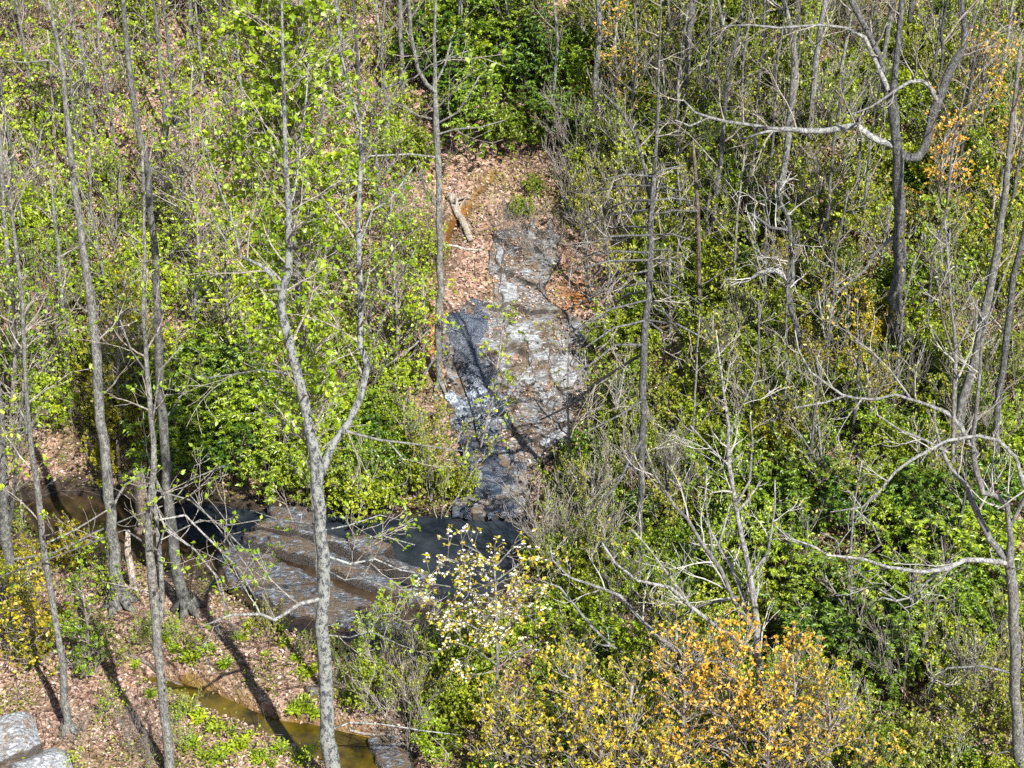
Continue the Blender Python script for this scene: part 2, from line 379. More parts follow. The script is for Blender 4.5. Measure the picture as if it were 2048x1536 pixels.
def tufts(tips, n, size, aspect, spreadv=0.8, along=1, jitter=0.03):
    P, D, L = [], [], []
    for p, d, q in tips:
        for a in range(along):
            b = p.lerp(q, a/max(1, along)*0.95)
            for i in range(n):
                v = d*0.5 + perp(d)*spreadv + Vector((0, 0, 0.15))
                P.append((b.x+U(-jitter, jitter), b.y+U(-jitter, jitter), b.z+U(-jitter, jitter))); D.append(tuple(v)); L.append(size*U(0.5, 1.3))
    L = np.array(L); return np.array(P), np.array(D), L, L*aspect

# ------------------------------------------------------------------ the hillside
def axis(lo, hi, st, far_lo, far_hi):
    a = list(np.arange(lo, hi+1e-6, st)); s = st; x = lo
    while x > far_lo: s *= 1.25; x -= s; a.insert(0, x)
    s = st; x = a[-1]
    while x < far_hi: s *= 1.25; x += s; a.append(x)
    return np.array(a)
xs = axis(-16.5, 16.5, 0.115, -220, 220); ys = axis(-17.5, 13.5, 0.115, -160, 260)
X, Y = np.meshgrid(xs, ys); Z = height(X, Y) + 0.03*fbm(X*4, Y*4, 31, 2)
nx, ny = len(xs), len(ys)
ii = (np.arange(ny-1)[:, None]*nx + np.arange(nx-1)[None]).ravel()
gme = mesh_np('hillside', np.stack([X, Y, Z], -1).reshape(-1, 3), np.stack([ii, ii+1, ii+nx+1, ii+nx], 1), M['ground'], True)
def fattr(me, name, v):
    a = me.attributes.new(name, 'FLOAT', 'POINT'); a.data.foreach_set('value', np.asarray(v, np.float32).ravel())
nz = 0.25*fbm(X*1.5, Y*1.5, 41, 4)
fattr(gme, 'ochre', np.clip(sstep(-0.15, 0.2, sdist(LOWER, X, Y)+nz) + sstep(-0.1, 0.25, sdist(UPOOL, X, Y)+nz), 0, 1))
fattr(gme, 'soil', np.clip(sstep(-0.25, 0.15, sdist(CREEK, X, Y)+nz) + 0.7*sstep(0.25, 0.45, fbm(X*0.5, Y*0.5, 51, 4)), 0, 1))
RED = [wpoly([(70,560),(100,560),(105,620),(75,625)]), wpoly([(168,10),(200,5),(205,40),(175,45)]), wpoly([(846,640),(868,640),(866,700),(846,690)]), wpoly([(1128,575),(1170,580),(1165,610),(1130,610)])]
fattr(gme, 'wet', sstep(-0.9, -0.3, sdist(CREEK, X, Y)+nz)*sstep(-8.6, -7.4, Y + 0.0*X)*(1-0.7*sstep(3, 5, X)))  # dark far-bank band: damp ground plus overhang shade put into the colour
fattr(gme, 'red', np.clip(sum(sstep(-0.3, 0.2, sdist(p, X, Y)+nz) for p in RED), 0, 1))
tag(link('hillside', gme), kind='structure')

def patch(name, poly, zf, mat, st=0.06, grow_=0.0, skirt=None, parent=None, smooth=True, ragged=0.12, rf=2.2):
    """a sheet or a block of rock following zf inside an outline; skirt = depth of its sides"""
    x0, y0 = poly.min(0)-0.3; x1, y1 = poly.max(0)+0.3
    gx = np.arange(x0, x1, st); gy = np.arange(y0, y1, st); A, B = np.meshgrid(gx, gy)
    d = sdist(poly, A, B) + grow_ + ragged*fbm(A*rf, B*rf*0.7, 61, 4)
    z = zf(A, B, d)
    if skirt: z = z - skirt*(1-sstep(-0.02, 0.09, d))
    keep = d > (-0.06 if skirt else 0)
    n = A.shape[1]; q = keep[:-1, :-1] & keep[1:, :-1] & keep[:-1, 1:] & keep[1:, 1:]
    i = (np.arange(A.shape[0]-1)[:, None]*n + np.arange(n-1)[None])[q]
    Fq = np.stack([i, i+1, i+n+1, i+n], 1); used = np.unique(Fq); remap = np.zeros(A.size, int); remap[used] = np.arange(len(used))
    V = np.stack([A, B, z], -1).reshape(-1, 3)[used]
    return link(name, mesh_np(name, V, remap[Fq], mat, smooth), parent)

# bedrock slab the fall slides over, stepped in thin beds
def slab_z(a, b, d):
    base = h0(a, b); ph = b*0.95 + 1.3*fbm(a*0.45, b*0.45, 71, 3) + 0.25*a
    step = (ph - np.floor(ph)); st = 0.16*(sstep(0.0, 0.12, step) - step)*sstep(-0.25, 0.2, fbm(a*0.6, b*0.6, 72, 2))
    rd = 1-2*np.abs(fbm(a*1.1+4, b*1.6, 74, 4))
    z = base + 0.02 + st + 0.16*fbm(a*0.9, b*1.2, 73, 4) + 0.07*rd**3 + 0.035*fbm(a*5, b*8, 77, 3) + 0.03*sstep(0, 0.5, d)
    return z
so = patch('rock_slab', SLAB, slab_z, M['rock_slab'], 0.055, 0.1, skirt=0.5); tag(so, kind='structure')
fo = patch('cascade_water', FALL, lambda a, b, d: slab_z(a, b, d+0.5) + 0.02*np.minimum(1, d*4) + 0.035*fbm(a*3, b*9, 81, 4), M['fall_water'], 0.035, 0.02, ragged=1.1, rf=3.6)
_c = np.empty(len(fo.data.vertices)*3, np.float32); fo.data.vertices.foreach_get('co', _c); _c = _c.reshape(-1, 3); _, _py = to_px(_c)
fattr(fo.data, 'foam_glint', 0.9*np.exp(-((_py-805)/60)**2) + 0.45*np.exp(-((_py-680)/50)**2) + 0.35*np.exp(-((_py-920)/50)**2)); tag(fo, kind='structure')
def flat(z): return lambda a, b, d: z + 0.0*a + 0.006*fbm(a*3, b*3, 85, 2)
POOL = wpoly([(640,1035),(700,1020),(900,1030),(1050,1030),(1062,1090),(1040,1150),(960,1200),(880,1200),(820,1190),(740,1165),(660,1140),(600,1110),(420,1085),(345,1060),(345,1000),(420,1000),(560,1030)])
po = patch('pool_water', POOL, flat(-0.02), M['pool_water'], 0.12, 0.1); tag(po, kind='structure')
cr = patch('creek_water', CREEK, flat(-0.045), M['creek_water'], 0.12, 0.15); tag(cr, kind='structure')
lo = patch('side_channel_water', LOWER, lambda a, b, d: -0.30+0*a, M['lower_water'], 0.12, 0.05); tag(lo, kind='structure')
up_ = patch('upper_pool_water', UPOOL, lambda a, b, d: h0(a, b)-0.10, M['upper_water'], 0.1, 0.0); tag(up_, kind='structure')

def ledge(pts, top, label, tilt=(0, 0), mat='rock_wet', skirt=0.45, cat='rock ledge'):
    P = wpoly(pts); c = P.mean(0)
    def zf(a, b, d):
        ph = ((b-c[1])*0.9 - (a-c[0])*0.3)*2.4 + fbm(a*0.9, b*0.9, 91, 3)
        return (top - 0.22*np.exp(-np.maximum(d, 0)/0.10)) + tilt[0]*(a-c[0]) + tilt[1]*(b-c[1]) + 0.05*np.floor(ph*0.5)*0.6 + 0.08*fbm(a*2, b*2, 93, 4) + 0.02*fbm(a*9, b*9, 95, 2)
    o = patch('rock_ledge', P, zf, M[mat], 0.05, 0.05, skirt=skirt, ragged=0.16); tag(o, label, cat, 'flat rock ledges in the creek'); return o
ledge([(432,1112),(470,1086),(530,1106),(600,1134),(640,1152),(720,1186),(800,1228),(850,1262),(800,1278),(740,1268),(640,1248),(570,1232),(520,1200),(450,1165)], 0.08,
      'long wet grey rock ledge sloping beside the brown creek, nearest the leafy bank', (-0.02, -0.06), skirt=0.3)
ledge([(480,1080),(530,1072),(600,1086),(650,1108),(730,1142),(800,1172),(880,1208),(890,1232),(820,1213),(730,1180),(640,1144),(560,1112),(500,1094)], 0.27,
      'narrow dark cracked rock ledge along the crevice in the middle of the creek', (0, 0.0), 'rock_wet', 0.5)
ledge([(500,1066),(540,1050),(600,1052),(650,1078),(700,1098),(760,1124),(860,1165),(885,1195),(800,1166),(730,1136),(650,1102),(590,1078)], 0.36,
      'grey blue-streaked rock ledge dipping into the dark pool, farthest of the long ones', (-0.015, -0.12), 'rock_wet', 0.5)
ledge([(690,1105),(730,1095),(790,1120),(760,1140),(710,1130)], 0.50, 'small mossy grey rock at the edge of the dark pool', (0, 0), 'rock_wet', 0.5)
ledge([(540,1025),(640,1020),(650,1060),(600,1072),(550,1062)], 0.30, 'grey twig-strewn rock shelf under the leafy bank left of the dark pool', (0, 0.05), 'rock_wet', 0.5)
ledge([(700,1375),(760,1380),(790,1420),(740,1440),(690,1420)], 0.02, 'pale wet rock beside the main trunk at the end of the side channel', (0, 0), 'rock_dry', 0.5)
ledge([(740,1470),(800,1450),(830,1490),(820,1540),(760,1545)], -0.05, 'dark grey wet rock at the bottom of the side channel', (0, 0), 'rock_wet', 0.5)
ledge([(600,1375),(650,1365),(665,1395),(615,1400)], 0.14, 'small grey stone on the leafy bank above the side channel', (0, 0), 'rock_dry', 0.4)

# pale outcrops lying on the slab
def stone(px, py, sx, sy, sz, label, mat='rock_dry', cat='rock', group=None, rot=0, seed=0, sub=4, sink=0.35):
    import bmesh
    p = ghit(px, py); bm = bmesh.new(); bmesh.ops.create_icosphere(bm, subdivisions=sub, radius=1)
    V = np.array([v.co[:] for v in bm.verts])
    dirs = np.random.default_rng(seed).normal(size=(14, 3)); dirs /= np.linalg.norm(dirs, axis=1, keepdims=True)
    off = np.random.default_rng(seed+1).uniform(0.55, 0.9, 14)
    for dd, oo in zip(dirs, off):
        k = V@dd; over = np.maximum(0, k-oo); V = V - over[:, None]*dd[None]*0.9
    nn = 0.10*fbm(V[:, 0]*2+seed, V[:, 1]*2+V[:, 2]*1.7, 5+seed, 4)
    V = V*(1+nn[:, None]); V = V*np.array([sx, sy, sz])
    for v, c in zip(bm.verts, V): v.co = c
    me = bpy.data.meshes.new('rock'); bm.to_mesh(me); bm.free(); me.materials.append(M[mat])
    me.polygons.foreach_set('use_smooth', np.ones(len(me.polygons), bool))
    o = link('boulder' if cat == 'boulder' else 'rock', me, None, (p[0], p[1], hh(p[0], p[1])+sz*(1-2*sink)*0.5)); o.rotation_euler = (0.15, -0.1, rot)
    tag(o, label, cat, group); return o
stone(25, 1508, 1.0, 0.75, 0.66, 'rough grey boulder with dark underside in the lower left corner', 'rock_pale', 'boulder', None, 0.3, 3, 5, 0.15)
stone(84, 1562, 0.95, 0.75, 0.40, 'pale flat-topped boulder leaning against the rougher grey one', 'rock_pale', 'boulder', None, -0.4, 8, 5, 0.15)
for q, (a, b, sx, sy, sz, lb) in enumerate([
    (1022,603,0.32,0.55,0.22,'bright white rock on the slab just above the leaf bank, upstream of the moss'),
    (998,525,0.16,0.42,0.18,'narrow pale rock standing at the upper left of the slab'),
    (1006,560,0.15,0.30,0.16,'small pale rock just below the narrow one on the upper slab'),
    (1100,484,0.28,0.36,0.20,'whitish rock on the upper right of the slab'),
    (1062,470,0.22,0.30,0.18,'bluish grey rock at the very top of the slab'),
    (1120,876,0.42,0.28,0.16,'bright white rock on the right edge of the slab beside the thin pale stem'),
    (1090,893,0.22,0.14,0.10,'small white stone left of the bright rock on the slab edge'),
    (1028,682,0.40,0.45,0.20,'pale weathered rock in the middle of the slab above the moss'),
    (1075,720,0.42,0.34,0.18,'broad grey rock in the middle right of the slab'),
    (1010,745,0.24,0.34,0.16,'white rock left of the mossy hollow in mid slab'),
    (1055,765,0.42,0.20,0.15,'wide white rock below the mossy hollow in mid slab'),
    (1125,745,0.42,0.42,0.22,'grey block near the right edge of the slab under bare twigs'),
    (1012,850,0.30,0.20,0.12,'pale rock at the foot of the mossy part beside the cascade'),
    (1090,805,0.34,0.22,0.12,'grey white rock low on the right of the slab'),
    (1160,690,0.30,0.30,0.16,'grey rock beneath the right hand bushes at the slab edge'),
    (945,1012,0.55,0.20,0.16,'pale ledge rock at the left foot of the cascade over the dark pool'),
    (1010,1004,0.30,0.24,0.22,'dark wet rock at the right foot of the cascade'),
    (985,1265,0.30,0.25,0.16,'grey rock below the white-flowered tree')]):
    c = ghit(a, b); an = np.linspace(0, 6.283, 12, endpoint=False); rr_ = 1+0.25*np.sin(an*3+q)+0.15*np.cos(an*5+2*q)
    P = np.stack([c[0]+sx*0.95*rr_*np.cos(an), c[1]+sy*1.4*rr_*np.sin(an)], 1)
    o = patch('rock', P, lambda A, B, d: slab_z(A, B, d*0+0.3) + 0.03+0.10*np.sqrt(np.clip(d, 0, 1)/0.4) + 0.06*fbm(A*4, B*4, 200+q, 4) if 'tree' not in lb else height(A, B)+0.05+0.15*sstep(0, .2, d), M['rock_dry' if 'dark' in lb else 'rock_pale'], 0.035, 0.0, skirt=0.18, ragged=0.22)
    tag(o, lb, 'rock', 'rocks of the slab and creek')

# ------------------------------------------------------------------ logs and fallen wood
def fallen(pts, wpx, name, label, cat, mat='dead_wood', stubs=2, group=None, lift=0.6):
    P = []
    for (x, y) in pts:
        g = ghit(x, y); P.append(g)
    r = wpx/2*(np.dot(P[0]-CAM, [0, _cp, -_sp]))/F
    org = tuple(P[0]); T = Tubes(); pp = []
    for a in range(len(P)-1):
        for s in np.linspace(0, 1, 5, endpoint=False): q = P[a]*(1-s)+P[a+1]*s; pp.append(q)
    pp.append(P[-1]); n = len(pp)
    pts3 = [Vector((q[0]+U(-1, 1)*r*0.2, q[1], hh(q[0], q[1])+r*lift+U(0, r*0.3))) for q in pp]
    rad = [r*(1.12-0.35*i/(n-1))*(1+0.12*(R()-0.5)) for i in range(n)]
    T.add(pts3, rad, 9 if wpx > 8 else 5, 0.25)
    root = link(name, None, None, org) ; tag(root, label, cat, group)
    T.build('trunk' if wpx > 8 else 'stem', M[mat], root, org)
    if stubs:
        S = Tubes()
        for i in range(stubs):
            k = random.randrange(1, n-1); d = (Vector((U(-1, 1), U(-1, 1), U(0.2, 1)))).normalized()
            a = pts3[k]; S.add([a, a+d*r*3, a+d*r*5+Vector((0, 0, -r*0.5))], [r*0.35, r*0.2, r*0.08], 5)
        S.build('broken_branch', M[mat], root, org)
    return root
fallen([(900,396),(920,440),(941,488)], 17, 'fallen_log', 'split weathered log lying across the orange upper pool', 'log', stubs=3, lift=0.9)
fallen([(590,106),(618,88),(648,68)], 6, 'fallen_branch', 'bleached broken branch hanging over the upper left slope', 'fallen branch', 'twig_pale')
fallen([(205,708),(232,704)], 6, 'fallen_branch', 'short bleached branch on the ground right of the tall leaning trunk', 'fallen branch', 'twig_pale')
fallen([(400,135),(440,128),(470,160)], 9, 'fallen_log', 'dark fallen log among bright saplings on the upper left slope', 'log', 'bark_dark')
fallen([(350,165),(400,150)], 6, 'fallen_branch', 'pale stick beside the dark log on the upper left slope', 'fallen branch')
fallen([(10,130),(90,128),(150,140)], 7, 'fallen_log', 'long thin dark log crossing the top left slope', 'log', 'bark_dark')
fallen([(1000,610),(1060,640),(1095,668)], 7, 'fallen_branch', 'dark branch-shaped shadow strip slanting across the pink leaf bank on the slab', 'fallen branch', 'bark_brown')  # dark tube added in place of a shadow on the leaves, no real branch
fallen([(1125,395),(1140,420),(1128,440)], 6, 'fallen_branch', 'crooked pale branch above the slab right of the small evergreen', 'fallen branch', 'twig_pale')
fallen([(885,490),(930,500),(965,502)], 5, 'fallen_branch', 'thin pale branch on the leaves just below the weathered log', 'fallen branch', 'twig_pale')
fallen([(1245,545),(1210,560),(1160,580)], 4, 'fallen_branch', 'thin bare branch lying on leaves right of the slab', 'fallen branch', 'twig_pale')
fallen([(255,1310),(330,1360),(400,1395),(470,1440)], 9, 'fallen_log', 'long dark half-rotten log along the near edge of the side channel', 'log', 'bark_brown')
fallen([(345,1245),(390,1290),(425,1340)], 4, 'fallen_branch', 'slender bare branch on the leafy bank above the side channel', 'fallen branch', 'twig_grey')
fallen([(340,670),(375,672),(400,668)], 8, 'fallen_log', 'short broken log with a white end on the mid left slope', 'log', 'dead_wood')
fallen([(1105,735),(1135,760),(1160,790)], 5, 'fallen_branch', 'bare branch lying over the right side of the slab', 'fallen branch', 'twig_pale')
fallen([(100,975),(110,960)], 8, 'fallen_log', 'stubby pink-brown wood chunk on the leafy slope left of the creek', 'log', 'dead_wood', 0)
fallen([(700,1462),(770,1470),(860,1478)], 6, 'fallen_branch', 'arched bare branch across the rocks right of the mottled trunk', 'fallen branch', 'twig_grey')
fallen([(1090,960),(1130,930),(1200,900)], 5, 'fallen_branch', 'bare grey branch in the leaves at the lower right of the slab', 'fallen branch', 'twig_grey')

# ------------------------------------------------------------------ trees traced limb by limb
TIPS = {}; TWIG_GAIN = 1.45
LAND = []                                                    # (x, y, phrase) landmarks for the labels of the shrubs
def tree(name, label, cat, limbs, Y=None, bark='bark_grey', twigs=0.8, twl=1.6, lvl=2, kids=4, leaf=None, tuft=4, size=0.09, asp=0.3,
         along=1, group=None, short=None, top=4.0, spread=0.9, up=0.25, twmat='twig_grey', depth=0.6, leaf_frac=1.0, tstart=0.35, rmin=0.006, thick=1.0):
    b0 = limbs[0][0]
    if Y is None: g = ghit(b0[0], b0[1]); Y = g[1]
    p0, t0 = at_y(b0[0], b0[1], Y)
    org = np.array([p0[0], Y, hh(p0[0], Y)])
    root = link(name, None, None, tuple(org)); tag(root, label, cat, group)
    if short: LAND.append((org[0], org[1], short))
    tips = []; BO = []
    for li, limb in enumerate(limbs):
        mat = bark
        if isinstance(limb[0], str): mat = limb[0]; limb = limb[1:]
        P, rad = [], []; k = 0 if li == 0 else U(0.35, 1)*depth*random.choice((-1, 1)); x0 = None
        for (x, y, wd) in limb:
            q, t = at_y(x, y, Y)
            if x0 is None: x0 = q
            dy = k*math.hypot(q[0]-x0[0], 0.35*(q[2]-x0[2]))
            q, t = at_y(x, y, Y+dy); P.append(Vector(q)); rad.append(max(0.006, wd*thick/2*t/F))
        if li == 0:
            if P[0].z > org[2]-0.1: P.insert(0, Vector((P[0].x, Y, org[2]-0.35))); rad.insert(0, rad[0]*1.25)
            else: P[0].z = min(P[0].z, org[2]-0.2)
            rad[0] *= 1.2
        if limb[-1][1] < 5 and top:                           # the trunk goes on above the frame
            d = (P[-1]-P[-2]).normalized(); q = P[-1]; L = top*min(1, rad[-1]/0.05)
            for s in (0.35, 0.7, 1.0): P.append(q + d*L*s + Vector((U(-.2, .2), U(-.2, .2), 0))*s); rad.append(rad[len(rad)-1]*0.65)
        # subdivide with slight crookedness
        Q, rr = [P[0]], [rad[0]]
        for a in range(len(P)-1):
            seg = (P[a+1]-P[a]).length; m = max(1, int(seg/0.45))
            for s in range(1, m+1):
                f = s/m; r_ = rad[a]*(1-f)+rad[a+1]*f; q = P[a].lerp(P[a+1], f)
                if s < m:
                    j = min(0.05, r_*0.22); q = q + Vector((random.gauss(0, j), random.gauss(0, j), random.gauss(0, j*0.5)))
                Q.append(q); rr.append(r_*(1+0.10*(R()-0.5)))
        T = Tubes(); big = rr[0] > 0.08
        T.add(Q, rr, 12 if big else 7, 0.10)
        if li == 0 and big:                                   # root flare
            for q in range(5):
                an = q*1.256+R(); dx, dy_ = math.cos(an), math.sin(an); r0 = rr[0]
                ex, ey = Q[0].x+dx*r0*1.9, Y+dy_*r0*1.9
                T.add([(Q[0].x+dx*r0*0.35, Y+dy_*r0*0.35, org[2]+r0*1.5), (Q[0].x+dx*r0*0.95, Y+dy_*r0*1.1, org[2]+r0*0.5), (ex, ey, hh(ex, ey)-0.06)], [r0*0.5, r0*0.42, r0*0.15], 6)
        T.build('trunk' if li == 0 else 'limb', M[mat], root, org)
        # twigs
        Ltot = sum((Q[i+1]-Q[i]).length for i in range(len(Q)-1)); nt_ = int(Ltot*twigs*TWIG_GAIN+0.5)
        for q in range(nt_):
            f = (tstart if li == 0 else 0.15) + (1-(tstart if li == 0 else 0.15))*(q+R())/max(1, nt_)
            i = min(len(Q)-2, int(f*(len(Q)-1))); a = Q[i].lerp(Q[i+1], R()); tg = (Q[i+1]-Q[i]).normalized()
            d = (tg*0.5 + perp(tg)*spread + Vector((0, 0, up))).normalized()
            sc_ = (0.65+0.5*min(1, rr[i]/0.06))*(1.25-0.5*f)
            TW = Tubes(); BO.append(TW)
            grow(TW, tips, a, d, twl*U(0.6, 1.3)*sc_, min(0.022, max(rmin, rr[i]*0.5)), lvl-1 if lvl > 0 else 0, kids, spread, up, 0.2, rmin)
        tips.append((Q[-1], (Q[-1]-Q[-2]).normalized(), Q[-2]))
    if len(BO) <= 14:
        for b_ in BO: b_.build('branch', M[twmat], root, org, False)
    else:
        A = Tubes()
        for b_ in BO:
            A.F += [tuple(i+A.n for i in f) for f in b_.F]; A.V += b_.V; A.n += b_.n
        A.build('twigs', M[twmat], root, org, False)
    TIPS[root.name] = tips
    if leaf:
        tp = [q for q in tips if R() < leaf_frac]
        if tp:
            P, D, L, Wd = tufts(tp, tuft, size, asp, along=along)
            leaves(P-org, D, L, Wd, 'foliage', M[leaf], root)
    return root
THIN = []
G1 = 'slender grey trunks on the upper slope'
# the forked foreground tree
tree('forked_tree', 'tall forked tree with mottled grey bark, nearest trunk left of centre', 'tree', [
 [(668,1570,52),(655,1440,46),(650,1330,43),(648,1200,41),(640,1060,38),(632,940,37),(618,860,33),(600,770,31),(580,690,29),(562,620,29),(565,580,27),(578,540,25),(578,440,20),(572,340,16),(568,200,12),(565,80,9),(563,-20,7)],
 [(636,960,30),(665,890,26),(700,840,23),(722,790,23),(735,730,21),(720,690,18),(722,600,18),(718,500,17),(718,400,15),(722,320,14),(720,250,10),(700,180,8),(680,100,7),(670,-10,6)],
 [(722,320,12),(745,240,8),(760,180,7),(830,155,6),(860,130,4),(940,100,3)],
 [(562,590,16),(545,550,14),(520,530,12),(480,512,9),(468,450,7),(440,380,6),(400,260,4)],
 ['bark_pale', (648,1195,15),(600,1208,13),(550,1240,12),(520,1228,10),(460,1230,8),(398,1256,5)],
 ['bark_pale', (550,1238,6),(500,1140,5),(440,1060,4),(380,990,3)],
 ['bark_pale', (455,1228,6),(430,1150,5),(390,1100,5),(330,1060,3)],
 ['bark_pale', (690,862,11),(720,870,10),(760,880,8),(830,888,6),(925,902,4)],
 [(775,882,5),(800,910,5),(805,935,3)],
 [(733,735,7),(760,650,6),(800,560,5),(830,500,3)],
 [(648,1110,6),(700,1128,8),(750,1118,6),(800,1140,5),(860,1150,3)],
 [(652,1140,5),(690,1160,5),(720,1155,4),(790,1180,4),(850,1178,3)], [(650,1060,5),(700,1050,4),(760,1030,3),(800,1040,3)], [(654,1270,5),(700,1275,5),(740,1262,5),(790,1285,4),(820,1300,3)], [(742,1262,4),(760,1230,3),(800,1225,3)], [(660,1460,6),(700,1445,5),(760,1448,4),(850,1462,4),(920,1470,3)],
 [(650,1080,5),(700,1085,4),(760,1070,3),(830,1090,3)],
 [(598,770,7),(575,748,6),(520,740,5),(420,755,4),(380,748,3)],
 [(572,440,9),(590,380,7),(600,300,6),(612,200,5),(618,120,4)],
 [(640,1050,6),(560,1040,4),(500,1020,3)],
 [(722,480,7),(745,420,6),(780,400,5),(830,330,4)],
 ], Y=-16.2, thick=0.64, bark='bark_mottled', twigs=0.9, twl=1.5, leaf='leaf_lime', tuft=4, size=0.095, asp=0.36, leaf_frac=0.8, short='the forked mottled tree', top=2, tstart=0.5, twmat='twig_grey', kids=4)
# bright leaves high in the forked tree are a crown of their own limbs
tree('tulip_tree', 'tree top of dense bright yellow-green leaves rising behind the left fork', 'tree', [
 [(600,620,9),(590,500,9),(575,380,9),(566,260,8),(560,150,7),(555,60,6),(550,-20,5)],
 [(572,360,6),(540,280,5),(500,240,4)], [(566,260,6),(600,200,5),(640,180,4)], [(562,170,5),(520,110,4),(490,70,3)],
 [(558,120,5),(590,70,4),(600,20,3)], [(576,400,6),(520,380,4),(480,370,3)], [(580,400,6),(630,340,5),(680,320,3)], [(570,300,6),(520,260,5),(490,255,3)]],
 Y=-13.0, bark='bark_grey', twigs=8, twl=1.05, lvl=2, kids=5, leaf='leaf_lime', tuft=6, size=0.12, asp=0.40, leaf_frac=0.95, top=0.0, tstart=0.45, short='the bright tree top')

tree('tall_tree', 'tall slightly curved grey tree with a flared foot at the creek bank', 'tree', [
 [(375,1222,38),(360,1170,32),(348,1100,30),(338,1000,28),(330,900,26),(320,760,25),(315,650,24),(312,560,22),(308,480,20),(300,420,19),(295,330,17),(280,280,17),(265,190,17),(255,110,15),(248,30,13),(245,-20,12)],
 [(340,1010,9),(326,990,9),(312,960,8),(306,940,8)], [(322,850,5),(370,780,4),(400,700,3)], [(262,190,6),(245,140,5),(210,60,4)]],
 thick=0.72, bark='bark_grey', twigs=0.35, twl=1.1, leaf='leaf_lime', size=0.10, leaf_frac=0.8, short='the tall curved grey tree')
tree('slim_tree', 'slim two-stemmed tree with a dark lower trunk left of the side channel', 'tree', [
 [(340,1560,26),(338,1500,24),(328,1421,22),(320,1339,20),(313,1250,22),(304,1148,22),(297,1045,18),(308,932,14),(301,830,12),(294,744,11),(290,676,10),(287,618,10),(290,505,8),(288,400,7),(284,300,5)],
 [(322,1240,14),(324,1180,13),(318,1100,12),(312,1030,10),(306,960,7)], [(291,690,5),(310,620,4),(318,560,3)], [(293,745,4),(262,700,4),(240,640,3)],
 [(302,860,5),(320,740,4),(365,690,3)], [(322,1105,6),(250,1060,4),(120,1110,4),(60,1130,4),(-20,1162,4)], [(318,1100,5),(340,1010,4),(380,960,3),(450,930,3)],
 ['bark_pale', (312,1010,5),(330,1055,5),(390,1100,5),(440,1160,4),(458,1230,4)], ['bark_pale', (318,1040,5),(370,1030,5),(430,1090,5),(480,1140,4),(512,1200,3)], [(322,1080,4),(400,1040,4),(460,1050,3),(520,1040,3)], [(310,980,4),(380,1000,4),(450,1060,4),(500,1110,4),(530,1180,3),(520,1235,3)]],
 thick=0.85, bark='bark_grey', twigs=0.6, twl=1.1, leaf='leaf_lime', size=0.10, tuft=4, leaf_frac=0.6, short='the slim two-stemmed tree', top=0)
tree('leaning_tree', 'straight grey tree leaning left with its foot beside a dark shadow on the creek bank', 'tree', [
 [(240,1212,30),(229,1130,24),(222,1060,22),(215,960,21),(208,880,20),(195,760,19),(185,640,18),(175,560,17),(165,490,15),(158,430,14),(148,370,13),(140,300,12),(132,220,11),(126,143,10),(110,60,8),(96,0,6),(92,-20,6)],
 [(220,1050,7),(232,1000,6),(250,970,5),(290,945,4)], [(128,150,5),(100,120,4),(50,125,3),(0,120,3)], [(150,380,5),(140,330,4),(125,310,3)]],
 bark='bark_grey', twigs=0.3, twl=1.0, leaf='leaf_lime', size=0.10, leaf_frac=0.8, short='the straight leaning tree')
tree('young_tree', 'thin grey tree left of the leaning one, pale at its foot on the litter', 'tree', [
 [(137,1462,18),(128,1370,15),(118,1284,13),(109,1230,13),(99,1165,13),(89,1113,14),(79,1011,13),(65,915,11),(56,830,9),(50,740,8),(45,600,8),(30,480,7),(10,300,6)],
 [(86,1090,4),(150,1060,4),(215,1020,3)], [(60,860,4),(30,800,3)]],
 bark='bark_grey', twigs=0.5, twl=1.0, leaf='leaf_lime', size=0.10, leaf_frac=0.8, short='the thin pale-footed tree', top=0)
tree('young_tree', 'thick grey trunk at the left edge with a crossing thin stem', 'tree', [
 [(26,1175,26),(16,1100,22),(8,1011,19),(5,900,15),(0,800,11),(-10,700,9)], [(14,1085,9),(26,1000,9),(40,850,6),(48,760,4)], [(22,1120,6),(110,1105,4),(190,1065,4),(260,1035,3),(330,1010,2.5)], [(25,1150,5),(60,1245,4),(120,1240,4),(200,1242,3)]],
 bark='bark_grey', twigs=0.9, twl=1.2, leaf='leaf_lime', size=0.11, leaf_frac=0.9, short='the left edge trunk', top=0)
